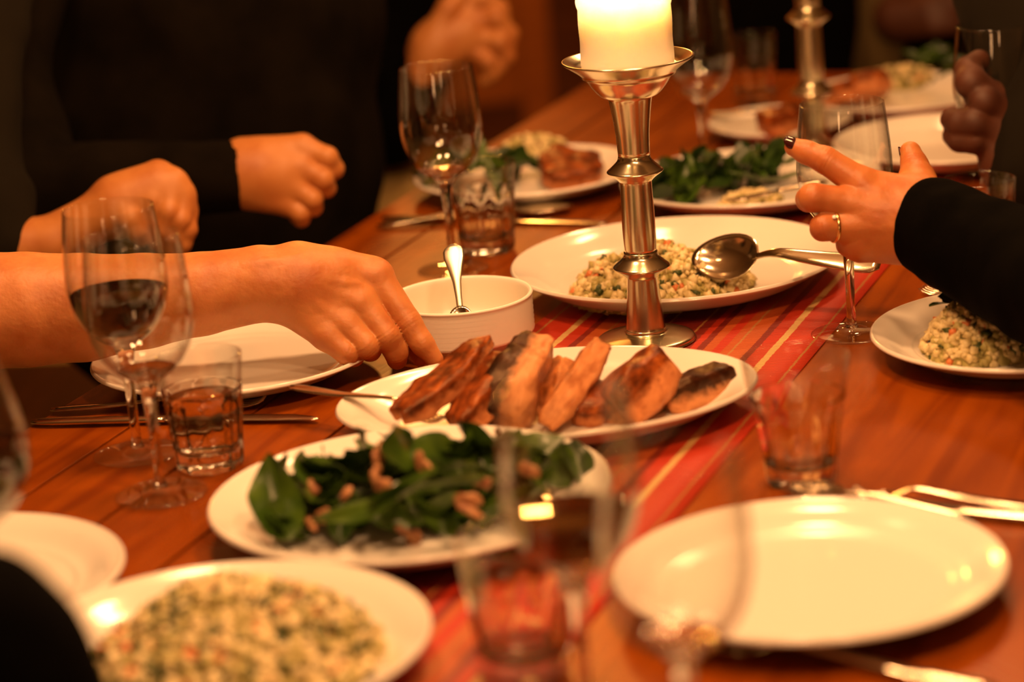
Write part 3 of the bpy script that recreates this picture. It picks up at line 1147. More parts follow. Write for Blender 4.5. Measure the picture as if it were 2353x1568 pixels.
# ------------------------------------------------------------------ food: meat
def meat_mesh(L, Wd, Th, seed, taper=.4, lump=.05, bend=0.0, wedge=0.0, box_=.34):
    """slice of meat lying along x: squared-off slab with an uneven outline and ragged surface"""
    nu, nv = 34, 36
    V, Fc = [], []
    rnd = random.Random(seed)
    ph = [rnd.uniform(0, 6.28) for _ in range(8)]

    def sg(v, e):
        return math.copysign(abs(v) ** e, v)
    for i in range(nu + 1):
        th = -PI / 2 + PI * i / nu
        for j in range(nv):
            f = 2 * PI * j / nv
            cx = sg(math.cos(th), box_)
            x = sg(math.sin(th), .75)
            y = cx * sg(math.cos(f), box_ + .1)
            z = cx * sg(math.sin(f), box_)
            t = (x + 1) / 2
            k = 1 - taper * max(0, t - .2) ** 1.3 - .22 * max(0, .22 - t) * 4
            y2 = y * k * (1 + .09 * math.sin(4 * x + ph[0])) + .10 * math.sin(3 * x + ph[1])
            z2 = z * (k * .45 + .55) * (1 + wedge * y) + .08 * math.sin(3.3 * x + ph[2])
            x2 = x + .10 * y + .07 * math.sin(5 * y + ph[3])
            p = Vector((x2 * L / 2, y2 * Wd / 2, z2 * Th / 2))
            q = Vector((p.x, p.y, p.z))
            d1 = mnoise.noise(q * 60 + Vector((seed * 3.1, 0, 0))) * .0030
            d2 = mnoise.noise(q * 170 + Vector((0, seed, 0))) * .0016
            nrm = Vector((x * .4, y, z))
            if nrm.length > 0:
                nrm.normalize()
            p += nrm * (d1 + d2) * (lump / .05)
            p.z += bend * (x * x) * Th
            V.append(p)
    for i in range(nu):
        for j in range(nv):
            j2 = (j + 1) % nv
            Fc.append((i * nv + j, i * nv + j2, (i + 1) * nv + j2, (i + 1) * nv + j))
    return V, Fc


GM = 'grilled meat slices'


def meat(label, A, B, Wd, Th, seed, mat='crust', up=(0, -1, .6), grp=GM, **kw):
    A, B = Vector(A), Vector(B)
    o = obj('meat_slice', meat_mesh((B - A).length, Wd, Th, seed, **kw), M[mat])
    place(o, (A + B) / 2, B, up)
    return tag(o, label, 'meat', grp)


def mp(px, py, dy, zmin=.020):
    """point seen at a pixel, dy metres nearer (-) or farther than the platter's centre"""
    d = ray(px, py)
    t = (CH.y + dy) / d.y
    return Vector((d.x * t, d.y * t, max(TZ + CAM_H + d.z * t, TZ + zmin)))


meat('leftmost grilled meat slice, long, leaning up to the right, orange brown seared face', mp(922, 958, -.055), mp(1128, 788, .035), .040, .022, 1, 'crust', up=(-.62, -.62, .50), taper=.50)
meat('second meat slice from the left, short and darker, in the first slice’s shade', mp(1052, 978, -.055), mp(1166, 826, .02), .040, .028, 2, 'crust', up=(-.62, -.72, .30), taper=.25)
meat('tall meat slice with a charred left edge and pale face, its tip black', mp(1150, 992, -.045), mp(1232, 772, .03), .046, .050, 3, 'crust_dark', up=(-.90, .30, .20), taper=.80)
meat('pale meat slice tucked behind the tall charred one', mp(1262, 978, -.03), mp(1292, 830, .03), .046, .026, 4, 'meat_pale', up=(-.7, -.6, .3), taper=.4)
meat('slim pale meat slice leaning right in the middle of the platter', mp(1262, 992, -.06), mp(1388, 788, .02), .026, .026, 5, 'meat_pale', up=(-.85, .1, .45), taper=.4)
meat('brown meat piece low behind the wine glass rim', mp(1330, 982, -.045), mp(1400, 905, .0), .034, .03, 8, 'crust', up=(-.2, -.6, .8), taper=.2)
meat('biggest meat piece with dark crust on top and pale cut side to the right', mp(1424, 966, -.05), mp(1520, 836, .02), .062, .052, 6, 'crust', up=(-.80, -.15, .58), taper=.12, wedge=.12)
meat('rightmost meat piece, blackened on top and pale underneath', mp(1528, 962, -.02), mp(1676, 884, .03), .046, .034, 7, 'crust_dark', up=(-.40, -.1, .90), taper=.15)
# single pieces on other plates
meat('seared meat piece on the greens plate behind the tumbler', T(1244, 408, .02) + Vector((0, 0, .010)), T(1385, 392, .02) + Vector((0, 0, .004)), .085, .030, 11, 'crust', up=(0, -.3, 1), taper=.5)
meat('meat piece on the small plate behind the rear candlestick', T(1752, 292, .03), T(1842, 258, .04), .050, .034, 12, 'crust', up=(-.5, -.2, .8), taper=.4)
meat('left meat piece on the farthest plate', T(1905, 222, .03), T(1965, 200, .03), .045, .03, 13, 'crust', up=(0, .5, 1), taper=.4)
meat('right meat piece on the farthest plate', T(1950, 205, .035), T(2040, 190, .035), .052, .034, 14, 'crust', up=(0, .6, 1), taper=.3)


# ------------------------------------------------------------------ food: leaves and nuts
def leaf_mesh(seed, L, Wd, mat):
    rnd = random.Random(seed)
    nu, nv = 9, 6
    fold = rnd.uniform(.15, .7)
    curl = rnd.uniform(-.5, .9)
    tw = rnd.uniform(-.5, .5)
    V, Fc = [], []
    for i in range(nu + 1):
        t = i / nu
        wd = Wd / 2 * (math.sin(PI * min(1, t * .93 + .07) ** .8)) ** .8 * (1 if t < .98 else .3)
        for j in range(nv + 1):
            s = -1 + 2 * j / nv
            y = s * wd
            x = (t - .5) * L
            z = abs(s) * wd * fold + curl * L * .35 * (t - .5) ** 2 * 2 + .0025 * math.sin(9 * t + 3 * s + seed) * abs(s)
            a = tw * (t - .5) * 2
            V.append((x, y * math.cos(a) - z * math.sin(a), y * math.sin(a) + z * math.cos(a)))
    for i in range(nu):
        for j in range(nv):
            a = i * (nv + 1) + j
            Fc.append((a, a + nv + 1, a + nv + 2, a + 1))
    return mesh('leaf', V, Fc, mat)


LEAF = [leaf_mesh(i, .050 + .006 * (i % 3), .030 + .004 * (i % 4), M['leaf'] if i % 3 else M['leaf_dark']) for i in range(9)]
LEAFD = [leaf_mesh(20 + i, .050, .026, M['leaf_dark'] if i % 3 else M['leaf']) for i in range(6)]
LONG = [leaf_mesh(40 + i, .085, .020, M['leaf']) for i in range(3)]


def leaf_at(me, loc, rot, s, label, grp):
    o = bpy.data.objects.new('spinach_leaf', me)
    COL.objects.link(o)
    o.location = loc
    o.rotation_euler = rot
    o.scale = (s, s, s)
    return tag(o, label, 'leaf', grp)


def heap(n, pts_px, zbase, hmax, meshes, label, grp, seed, smin_=.75, smax_=1.15, spread=.012):
    """leaves heaped along a centre line given in pixels"""
    rnd = random.Random(seed)
    line = [T(x, y, zbase) for x, y in pts_px]
    for i in range(n):
        q = rnd.random() * (len(line) - 1)
        a = int(q)
        p = line[a].lerp(line[min(a + 1, len(line) - 1)], q - a)
        d = rnd.gauss(0, spread)
        e = rnd.gauss(0, spread * .6)
        hh = hmax * math.exp(-(d / (spread * 1.7)) ** 2) * rnd.uniform(.1, 1)
        hh *= math.sin(PI * (.12 + .76 * q / (len(line) - 1))) ** .6
        leaf_at(rnd.choice(meshes), p + Vector((e, d, .010 + hh)),
                (rnd.uniform(-1.1, 1.1), rnd.uniform(-.9, .9), rnd.uniform(0, 6.28)), rnd.uniform(smin_, smax_), label, grp)


SALL = 'dark green spinach leaf in the heap on the salad platter'
SALG = 'spinach leaves in the salad platter'
heap(110, [(668, 1210), (760, 1205), (900, 1190), (1030, 1185), (1150, 1170), (1215, 1145)], PZ, .042, LEAF, SALL, SALG, 3, .75, 1.15, spread=.027)
# leaves that stand out of the heap
for (px, py, z, rx, ry, rz, s, k, lb) in (
        (640, 1128, .040, .6, -1.0, 2.6, .72, 1, 'spinach leaf standing at the left end of the salad'),
        (690, 1150, .040, .9, -.2, 3.0, .85, 2, 'curled spinach leaf second from the left end of the salad'),
        (925, 1030, .075, 1.25, .3, 1.2, 1.2, 4, 'largest upright spinach leaf at the top of the salad'),
        (840, 1045, .065, 1.0, -.5, 2.0, .95, 5, 'upright spinach leaf left of the salad’s tallest leaf'),
        (1010, 1055, .060, 1.0, .6, .4, .9, 7, 'upright spinach leaf right of the salad’s tallest leaf'),
        (1160, 1060, .060, 1.3, .1, 1.6, 1.0, 8, 'spinach leaf seen through the wine glass wall'),
        (1215, 1075, .055, 1.2, -.1, 1.4, 1.1, 1, 'rightmost upright spinach leaf of the salad')):
    leaf_at(LEAF[k], T(px, py, z), (rx, ry, rz), s, lb, SALG)
for (px, py, z, rx, ry, rz, s, k) in ((880, 1165, .050, -.5, .35, 2.75, 1.3, 0), (1000, 1120, .060, -.6, -.05, .1, 1.2, 1), (1010, 1090, .064, -.4, -.1, .25, 1.0, 2)):
    leaf_at(LONG[k], T(px, py, z), (rx, ry, rz), s, 'long narrow green leaf lying across the salad', SALG)
heap(66, [(1515, 470), (1580, 445), (1650, 435), (1730, 425), (1790, 420)], PZ, .028, LEAFD, 'wilted spinach leaf left on the plate behind the candlestick',
     'spinach leaves on the leftover plate', 5, .75, 1.1, .026)
leaf_at(LONG[1], T(1590, 395, .045), (.3, -1.15, 1.9), .62, 'thin stalk leaf sticking up from the leftover spinach', 'spinach leaves on the leftover plate')
leaf_at(LONG[0], T(1760, 415, .03), (-.4, .05, -.1), .95, 'long limp leaf on the right of the leftover spinach', 'spinach leaves on the leftover plate')
heap(34, [(985, 440), (1060, 425), (1140, 420), (1215, 415)], PZ, .030, LEAFD, 'green leaf on the plate behind the empty tumbler', 'leaves on the greens plate', 6, .7, 1.05, .022)
heap(16, [(2110, 185), (2160, 180), (2195, 185)], PZ, .030, LEAFD, 'dark leaf on the farthest plate', 'leaves on the farthest plate', 8, .7, 1.0, .018)


def nut_mesh(seed):
    V, Fc = lathe(sprof([(0, -.009), (.004, -.008), (.0062, -.002), (.0055, .005), (.003, .0085), (0, .0095)], 3), 10)
    out = []
    for v in V:
        p = Vector(v)
        d = mnoise.noise(p * 260 + Vector((seed, 0, 0))) * .35
        out.append((p.x * (1 + d) * .80, p.y * (1 + d) * .42, p.z * (1 + d * .5) * .95))
    return mesh('nut', out, Fc, M['nut'])


NUT = [nut_mesh(i) for i in range(4)]
rn = random.Random(12)
for (px, py, z) in ((865, 1085, .068), (870, 1050, .074), (880, 1115, .062), (715, 1120, .052), (795, 1135, .05), (965, 1060, .068), (1105, 1105, .06), (980, 1075, .066),
                    (715, 1205, .03), (745, 1185, .04), (935, 1225, .02), (950, 1240, .014), (1080, 1175, .045), (1215, 1080, .07), (880, 1030, .08), (860, 1100, .066), (1075, 1150, .05)):
    o = link_copy(rn.choice(NUT), 'nut')
    o.location = T(px, py, z)
    o.rotation_euler = (rn.uniform(0, 3), rn.uniform(0, 3), rn.uniform(0, 6))
    s = rn.uniform(.9, 1.35)
    o.scale = (s, s, s)
    tag(o, 'small brown nut piece scattered over the spinach salad', 'nut', 'nuts in the salad')
for (px, py) in ((1780, 375),):
    o = link_copy(NUT[1], 'olive')
    o.location = T(px, py, .024)
    o.data = o.data.copy()
    o.data.materials[0] = M['black_bit']
    tag(o, 'dark round morsel alone on the far rim of the leftover spinach plate', 'olive')


# ------------------------------------------------------------------ food: rice
def grain_base():
    vs = [(0, 0, -1), (.8, 0, -.35), (-.3, .75, -.35), (-.4, -.7, -.35), (.4, .7, .4), (.4, -.65, .4), (-.8, 0, .4), (0, 0, 1)]
    fs = [(0, 2, 1), (0, 1, 3), (0, 3, 2), (1, 2, 4), (1, 5, 3), (2, 3, 6), (1, 4, 5), (2, 6, 4), (3, 5, 6), (4, 7, 5), (5, 7, 6), (6, 7, 4)]
    return np.array(vs, float), fs


GB, GF = grain_base()


def rice_heap(label, height, n, seed, gs, bounds, zb, mats=('rice', 'rice_dark', 'carrot', 'herb', 'black_bit'), probs=(.64, .19, .050, .07, .05), lump=.35):
    """height(x,y) of the heap in metres; one uncountable mass of grains"""
    rnd = random.Random(seed)
    V, Fc, MI = [], [], []
    # body of the heap
    nx = 44
    x0_, x1_, y0_, y1_ = bounds
    for i in range(nx + 1):
        for j in range(nx + 1):
            x = x0_ + (x1_ - x0_) * i / nx
            y = y0_ + (y1_ - y0_) * j / nx
            h = height(x, y)
            h += (mnoise.noise(Vector((x * 90, y * 90, seed))) * .004 if h > .002 else 0)
            V.append((x, y, zb + max(h - .002, -.002)))
    for i in range(nx):
        for j in range(nx):
            a = i * (nx + 1) + j
            q = (a, a + nx + 1, a + nx + 2, a + 1)
            if max(V[k][2] for k in q) > zb - .0015:
                Fc.append(q)
                MI.append(1)
    got = 0
    tries = 0
    while got < n and tries < n * 20:
        tries += 1
        x = rnd.uniform(x0_, x1_)
        y = rnd.uniform(y0_, y1_)
        h = height(x, y)
        if h <= .001 and rnd.random() > .0:
            continue
        k = rnd.choices(range(5), probs)[0]
        cl = mnoise.noise(Vector((x * 60, y * 60, seed * 2.0)))
        if k == 1 and cl < -.05:
            k = 0
        if k == 0 and cl > .22:
            k = 1
        s = gs * rnd.choice((.55, .7, .85, 1.0, 1.2, 1.45))
        dims = {0: (1, 1, 1.15), 1: (1, 1, 1.1), 2: (.9, .9, .9), 3: (1.25, 1.0, .5), 4: (.75, .65, .5)}[k]
        Rm = np.array(Matrix.Rotation(rnd.uniform(0, 6.28), 3, 'Z') @ Matrix.Rotation(rnd.uniform(-1.4, 1.4), 3, 'X') @ Matrix.Rotation(rnd.uniform(0, 6), 3, 'Y'))
        P = (GB * np.array(dims) * s * .5) @ Rm.T + np.array([x, y, zb + h + rnd.uniform(-.3, lump) * gs])
        b = len(V)
        V += P.tolist()
        Fc += [tuple(i + b for i in f) for f in GF]
        MI += [k] * len(GF)
        got += 1
    o = obj('rice', (V, Fc), [M[m] for m in mats], smooth=True, midx=MI)
    return tag(o, label, 'rice', None, 'stuff')


def gauss_heap(cx, cy, rx, ry, hmax, pw=2.0, bumps=()):
    def f(x, y):
        q = ((x - cx) / rx) ** 2 + ((y - cy) / ry) ** 2
        h = hmax * max(0, 1 - q) ** (1 / pw) if q < 1 else 0
        if h > 0:
            for bx, by, br, bh in bumps:
                d = ((x - bx) ** 2 + (y - by) ** 2) / (br * br)
                if d < 4:
                    h += bh * math.exp(-d)
        return h
    return f


_r1 = T(1520, 650, .018)
rice_heap('mound of herbed rice with carrot bits on the platter beside the candlestick', gauss_heap(_r1.x, _r1.y, .092, .078, .027, 1.6,
          [(_r1.x - .000, _r1.y + .030, .030, .016), (_r1.x - .055, _r1.y + .01, .022, .012), (_r1.x + .030, _r1.y - .02, .03, .006), (_r1.x - .03, _r1.y - .03, .02, .005)]), 1500, 4, .0096,
          (_r1.x - .10, _r1.x + .10, _r1.y - .085, _r1.y + .085), TZ + PZ)
_r2 = T(540, 1460, .03)
rice_heap('blurred mound of herbed rice on the bottom left platter', gauss_heap(_r2.x, _r2.y - .01, .100, .112, .043, 1.5,
          [(_r2.x - .02, _r2.y + .03, .04, .010), (_r2.x + .06, _r2.y, .03, .008)]), 2200, 5, .0098,
          (_r2.x - .11, _r2.x + .11, _r2.y - .125, _r2.y + .105), TZ + PZ, probs=(.30, .33, .055, .22, .095))
_r3 = T(2262, 790, .02)
rice_heap('rice portion on the plate below the black sleeve', gauss_heap(_r3.x, _r3.y + .01, .052, .050, .042, 1.6, [(_r3.x - .03, _r3.y, .02, .006)]), 1500, 6, .0088,
          (_r3.x - .055, _r3.x + .055, _r3.y - .045, _r3.y + .065), TZ + PZ)
_r4 = T(2035, 168, .03)
rice_heap('pale rice on the farthest plate behind the meat', gauss_heap(_r4.x + .02, _r4.y, .060, .035, .024, 1.6), 300, 7, .010, (_r4.x - .05, _r4.x + .09, _r4.y - .04, _r4.y + .04), TZ + PZ)
_r5 = T(1225, 345, .02)
rice_heap('pale rice at the back of the greens plate behind the tumbler', gauss_heap(_r5.x, _r5.y, .045, .028, .022, 1.6), 220, 8, .009, (_r5.x - .05, _r5.x + .05, _r5.y - .03, _r5.y + .03), TZ + PZ + .004)
_r6 = T(1725, 455, .02)
rice_heap('pale creamy leftover rice on the knife plate', gauss_heap(_r6.x, _r6.y, .036, .016, .014, 1.6), 200, 9, .007, (_r6.x - .04, _r6.x + .04, _r6.y - .02, _r6.y + .02), TZ + PZ + .003,
          probs=(.95, .05, 0, 0, 0))
lf = leaf_at(LEAFD[1], T(2200, 695, .052), (.5, .2, .4), .8, 'green leaf on top of the rice portion below the sleeve', None)
leaf_at(LONG[2], T(2180, 698, .050), (-.2, .1, .1), .42, 'pale green stalk on the rice portion below the sleeve', None)


# ------------------------------------------------------------------ people
def J(D0):
    return lambda px, py, dd, r: (tuple(at(px, py, D0 + dd)), r)


def skin_obj(name, fingers, palm, arm, mat, parent, h=.0017, extra=None, fine=False, veins=None):
    groups = []
    groups.append((.012, .012, palm + ([arm] if arm else [])))
    if extra:
        groups.append((.004, .004, extra))
    groups.append((.0012, .006, fingers))
    if veins:
        groups.append((.001, .0055, veins))
    cr = []
    if fine:                                   # skin folds across the finger joints
        for ch in fingers:
            for k in range(1, len(ch) - 1):
                (p0, r0), (p1, r1), (p2, r2) = ch[k - 1], ch[k], ch[k + 1]
                d0 = (Vector(p1) - Vector(p0)).normalized()
                d1 = (Vector(p2) - Vector(p1)).normalized()
                ax_ = (d0 + d1).normalized()
                for off in ((-.0042, -.0014, .0016, .0044) if k == 1 else (-.0012, .0016)):
                    cr.append((tuple(Vector(p1) + ax_ * off), tuple(ax_), r1 * 1.35, .00085, .00055 if k == 1 else .0004))
    V_, F_ = blob(groups, h, creases=cr)
    o = obj(name, (V_, F_), mat, parent)
    return o


def nail_obj(parent, tip, prev, up, r, mat, name='fingernail'):
    tip, prev, up = Vector(tip), Vector(prev), Vector(up).normalized()
    x = (tip - prev).normalized()
    y = up.cross(x).normalized()
    z = x.cross(y)
    V_, F_ = [], []
    n = 8
    for side in (0, 1):
        for i in range(n + 1):
            for j in range(n + 1):
                u = -1 + 2 * i / n
                v = -1 + 2 * j / n
                k = math.sqrt(max(0, 1 - .45 * v * v)) * math.sqrt(max(0, 1 - .45 * u * u))
                uu, vv = u * math.sqrt(1 - v * v / 2), v * math.sqrt(1 - u * u / 2)
                ang = vv * 1.0
                rad = r * (1.02 if side == 0 else .92) * (1 - .12 * max(0, uu))
                V_.append(tip + x * (uu * r * .95) + y * (math.sin(ang) * rad) + z * (math.cos(ang) * rad))
    b = (n + 1) ** 2
    for i in range(n):
        for j in range(n):
            a = i * (n + 1) + j
            F_.append((a, a + n + 1, a + n + 2, a + 1))
            F_.append((b + a, b + a + 1, b + a + n + 2, b + a + n + 1))
    for k in range(n):
        for a, c in ((k, k + 1), (n * (n + 1) + k + 1, n * (n + 1) + k), ((k + 1) * (n + 1), k * (n + 1)), (k * (n + 1) + n, (k + 1) * (n + 1) + n)):
            F_.append((a, c, b + c, b + a))
    return obj(name, (V_, F_), mat, parent)


# --- person whose bare arm reaches in from the left
p1 = thing('person', 'person reaching in from the left with a bare forearm toward the sauce bowl', 'person')
j = J(2.44)
arm1 = [j(-300, 745, -.02, .058), j(-80, 716, -.01, .0555), j(60, 712, -.005, .0530), j(190, 707, 0, .0500), j(330, 692, 0, .0440), j(460, 676, 0, .0385), j(600, 652, 0, .0352), j(690, 650, 0, .0330)]
palm1 = [[j(680, 612, .006, .020), j(866, 634, .012, .0150)],
         [j(690, 606, .014, .019), j(852, 628, .020, .0150)],
         [j(680, 640, .0, .022), j(828, 693, 0, .0150)],
         [j(672, 668, -.004, .022), j(796, 744, -.006, .0145)],
         [j(660, 692, -.004, .021), j(750, 769, -.010, .0145)],
         [j(700, 640, .02, .022), j(800, 700, .03, .018)],
         [j(760, 640, .006, .026), j(800, 690, .008, .022)]]
fing1 = [[j(868, 640, .012, .0150), j(938, 742, .004, .0126), j(970, 790, .002, .0110), j(998, 826, .004, .0086)],
         [j(830, 695, 0, .0152), j(888, 773, -.008, .0128), j(910, 808, .002, .0112), j(912, 826, .012, .0098)],
         [j(797, 746, -.008, .0140), j(842, 795, -.014, .0118), j(850, 804, .004, .0105), j(842, 800, .018, .0090)],
         [j(750, 772, -.012, .0132), j(797, 812, -.016, .0108), j(812, 818, -.002, .0098), j(806, 810, .010, .0086)],
         [j(740, 650, .03, .017), j(830, 712, .040, .0145), j(905, 775, .034, .0118), j(966, 820, .022, .0092)]]
tend1 = [[j(700, 615, -.006, .0065), j(800, 622, .000, .0060), j(856, 634, .004, .0085)],
         [j(700, 640, -.016, .006), j(770, 668, -.013, .0055), j(822, 694, -.010, .0085)],
         [j(690, 668, -.020, .0055), j(745, 706, -.017, .005), j(792, 745, -.014, .0080)],
         [j(560, 640, -.028, .006), j(640, 650, -.026, .006), j(700, 668, -.020, .005)]]
vein1 = [[j(650, 640, -.0290, .0012), j(690, 662, -.0255, .0026), j(730, 700, -.0215, .0026), j(766, 742, -.0165, .0010)],
         [j(700, 628, -.0200, .0010), j(740, 640, -.0195, .0025), j(790, 650, -.0155, .0022), j(822, 654, -.0100, .0008)],
         [j(560, 612, -.0270, .0010), j(620, 604, -.0255, .0026), j(680, 598, -.0195, .0024), j(730, 598, -.0080, .0008)]]
skin_obj('arm_and_hand', fing1, palm1, arm1, M['skin_left'], p1, h=.0011, extra=tend1, fine=True, veins=vein1)
V_, F_ = blob([(.02, .02, [[j(-230, 735, -.02, .070), j(-420, 770, -.02, .078)], [j(-420, 770, -.02, .08), j(-520, 300, .0, .09)]])], .008, wob=.002, ws=60)
obj('rolled_sleeve', (V_, F_), M['charcoal_cloth'], p1)

# --- person on the right, ringed hand with dark nails, black sleeve
p5 = thing('person', 'person at right in a black sleeve, ringed hand with dark nails pointing left', 'person')
j = J(2.36)
arm5 = [j(2125, 512, 0, .034), j(2200, 545, -.03, .036), j(2360, 615, -.10, .040)]
palm5 = [[j(2115, 462, .004, .021), j(1982, 424, .004, .0150)],
         [j(2118, 492, 0, .023), j(1962, 470, -.002, .0152)],
         [j(2118, 528, 0, .023), j(1955, 520, -.002, .0152)],
         [j(2112, 560, .004, .021), j(1978, 564, .004, .0150)],
         [j(2110, 455, .012, .022), j(2108, 418, .026, .0175)],
         [j(2060, 500, .004, .030), j(2010, 495, .006, .028)]]
fing5 = [[j(1976, 420, .002, .0148), j(1896, 368, .006, .0122), j(1852, 350, .012, .0104), j(1824, 338, .016, .0086)],
         [j(1958, 468, -.004, .0148), j(1868, 454, -.010, .0126), j(1858, 458, .008, .0112), j(1880, 466, .026, .0094)],
         [j(1952, 520, -.004, .0146), j(1894, 522, -.010, .0122), j(1890, 526, .010, .0108), j(1912, 528, .026, .0092)],
         [j(1975, 564, .002, .0138), j(1950, 562, .014, .0108), j(1950, 558, .03, .0098), j(1975, 552, .036, .0086)],
         [j(2108, 425, .022, .0170), j(2102, 382, .036, .0126), j(2092, 350, .042, .0100)]]
tend5 = [[j(2080, 470, -.016, .006), j(2020, 445, -.012, .0055), j(1980, 424, -.006, .0085)],
         [j(2080, 495, -.020, .006), j(2020, 480, -.016, .0055), j(1962, 470, -.010, .0085)],
         [j(2080, 525, -.020, .006), j(2020, 522, -.016, .0055), j(1956, 520, -.010, .0085)]]
vein5 = [[j(2104, 505, -.0205, .0008), j(2060, 482, -.0205, .0024), j(2020, 460, -.0170, .0022), j(1995, 448, -.0130, .0008)],
         [j(2092, 540, -.0200, .0008), j(2050, 518, -.0205, .0024), j(2015, 503, -.0185, .0022), j(1985, 500, -.0140, .0008)]]
hand5 = skin_obj('arm_and_hand', fing5, palm5, arm5, M['skin_right'], p5, h=.0010, extra=tend5, fine=True, veins=vein5)
camdir = (Vector((0, 0, TZ + CAM_H)) - at(1900, 400, 2.36)).normalized()
nail_obj(hand5, at(1819, 336, 2.376), at(1852, 350, 2.372), (-.35, -.3, .75), .0082, M['nail'])
nail_obj(hand5, at(2090, 348, 2.403), at(2100, 380, 2.396), (-.45, .75, .35), .0097, M['nail'])
# ring
ra, rb = Vector(at(1952, 520, 2.356)), Vector(at(1894, 522, 2.350))
axis = (rb - ra).normalized()
cen = ra.lerp(rb, .62)
s1 = axis.cross(Vector((0, 0, 1))).normalized()
s2 = axis.cross(s1)
V_, F_ = [], []
for i in range(32):
    a = 2 * PI * i / 32
    n_ = s1 * math.cos(a) + s2 * math.sin(a)
    for k in range(8):
        b = 2 * PI * k / 8
        V_.append(cen + n_ * (.0140 + .0009 * math.cos(b)) + axis * (.0017 * math.sin(b)))
for i in range(32):
    for k in range(8):
        F_.append((i * 8 + k, i * 8 + (k + 1) % 8, ((i + 1) % 32) * 8 + (k + 1) % 8, ((i + 1) % 32) * 8 + k))
rg = obj('ring', (V_, F_), M['gold'], p5)
for (dz, nm) in ((1, 'gemstone'),):
    V_, F_ = lathe([(0, -.002), (.0022, 0), (.0018, .0012), (0, .0014)], 10)
    up = (-s2 * .75 + Vector(camdir) * .9).normalized()
    q = up.to_track_quat('Z', 'Y').to_matrix().to_4x4()
    q.translation = cen + up * .0150
    obj('gemstone', xform((V_, F_), q), M['gem'], rg)
slv = [[j(2150, 524, -.006, .045), j(2200, 552, -.03, .047), j(2300, 598, -.07, .051), j(2420, 650, -.13, .058), j(2560, 700, -.22, .062)]]
nrm = np.array((at(2150, 524, 2.354) - at(2200, 552, 2.33)).normalized())
pc = np.array(at(2112, 508, 2.372))


def cuff_cut(P):
    return (P - pc) @ nrm - .004


V_, F_ = blob([(.01, .01, slv)], .004, wob=.0012, ws=55, cut=cuff_cut)
obj('black_sleeve', (V_, F_), M['black_cloth'], p5)

# --- person in the dark top at left back, curled hand at the table edge
p2 = thing('person', 'person in a dark top at the left back, curled hand over the table edge', 'person')
j = J(2.95)
palm2 = [[j(560, 360, 0, .022), j(694, 338, 0, .0150)], [j(560, 385, -.004, .024), j(692, 382, -.006, .0150)], [j(565, 412, -.004, .024), j(676, 428, -.006, .0148)],
         [j(575, 440, 0, .022), j(655, 466, -.002, .0145)], [j(600, 390, 0, .030), j(640, 400, .002, .028)]]
fing2 = [[j(696, 340, 0, .0145), j(752, 362, -.006, .0120), j(768, 388, .004, .0108), j(758, 402, .016, .0094)],
         [j(694, 384, -.004, .0145), j(742, 412, -.010, .0118), j(750, 432, .002, .0106), j(738, 440, .014, .0092)],
         [j(678, 430, -.004, .0140), j(718, 458, -.010, .0114), j(720, 476, .0, .0102), j(708, 480, .014, .0088)],
         [j(658, 466, 0, .0132), j(690, 490, -.006, .0106), j(692, 502, .002, .0096), j(682, 500, .014, .0084)],
         [j(600, 430, .02, .017), j(660, 450, .03, .0135), j(712, 440, .026, .0115), j(742, 425, .022, .0095)]]
skin_obj('hand', fing2, palm2, [j(480, 398, 0, .032), j(590, 398, 0, .031)], M['skin_back'], p2, h=.0021)
sl2 = [[j(562, 405, 0, .0380), j(420, 412, .0, .044), j(240, 428, .0, .050), j(80, 440, .02, .056)], [j(80, 440, .02, .056), j(-20, 150, .10, .066), j(40, -120, .16, .074)]]
nrm2 = np.array((at(562, 405, 2.95) - at(420, 412, 2.95)).normalized())
pc2 = np.array(at(556, 405, 2.95))
V_, F_ = blob([(.02, .03, sl2)], .006, wob=.0016, ws=45, cut=lambda P: (P - pc2) @ nrm2)
obj('dark_sleeve', (V_, F_), M['charcoal_cloth'], p2)
j = J(3.35)
tors = [[j(470, 700, .05, .15), j(480, 420, .02, .165), j(460, 80, .02, .185), j(440, -200, .04, .18)],
        [j(640, 640, .05, .12), j(660, 380, .03, .115), j(640, 60, .03, .13), j(620, -220, .05, .12)],
        [j(300, 640, .05, .13), j(280, 300, .03, .14), j(250, -160, .06, .15)]]
V_, F_ = blob([(.08, .08, tors)], .014, wob=.006, ws=22)
obj('dark_top', (V_, F_), M['charcoal_cloth'], p2)

# --- person at the left edge: pinching hand beside the dark sleeve
p3 = thing('person', 'person at the left edge with a grey sleeve and a hand bent downward', 'person')
j = J(2.80)
palm3 = [[j(262, 452, 0, .023), j(362, 402, 0, .0150)], [j(268, 470, -.004, .024), j(398, 418, -.006, .0150)], [j(272, 488, -.004, .022), j(418, 448, -.004, .0145)],
         [j(275, 500, .004, .02), j(424, 486, .002, .0140)], [j(300, 455, 0, .026), j(360, 430, 0, .022)]]
fing3 = [[j(364, 402, 0, .0145), j(352, 462, -.014, .0120), j(336, 505, -.010, .0105), j(326, 528, -.004, .009)],
         [j(398, 420, -.004, .0145), j(388, 486, -.016, .0120), j(372, 530, -.010, .0106), j(360, 556, -.004, .009)],
         [j(418, 450, -.002, .0138), j(414, 506, -.012, .0114), j(402, 548, -.006, .0102), j(394, 570, 0, .0088)],
         [j(424, 486, .004, .0130), j(430, 528, -.004, .0106), j(420, 560, 0, .0095), j(412, 576, .004, .0084)],
         [j(275, 475, -.01, .018), j(300, 505, -.02, .0140), j(316, 530, -.018, .0115), j(326, 546, -.012, .0095)]]
skin_obj('arm_and_hand', fing3, palm3, [j(-60, 585, 0, .036), j(120, 560, 0, .030), j(220, 500, 0, .026), j(268, 470, 0, .025)], M['skin_back'], p3, h=.0021)
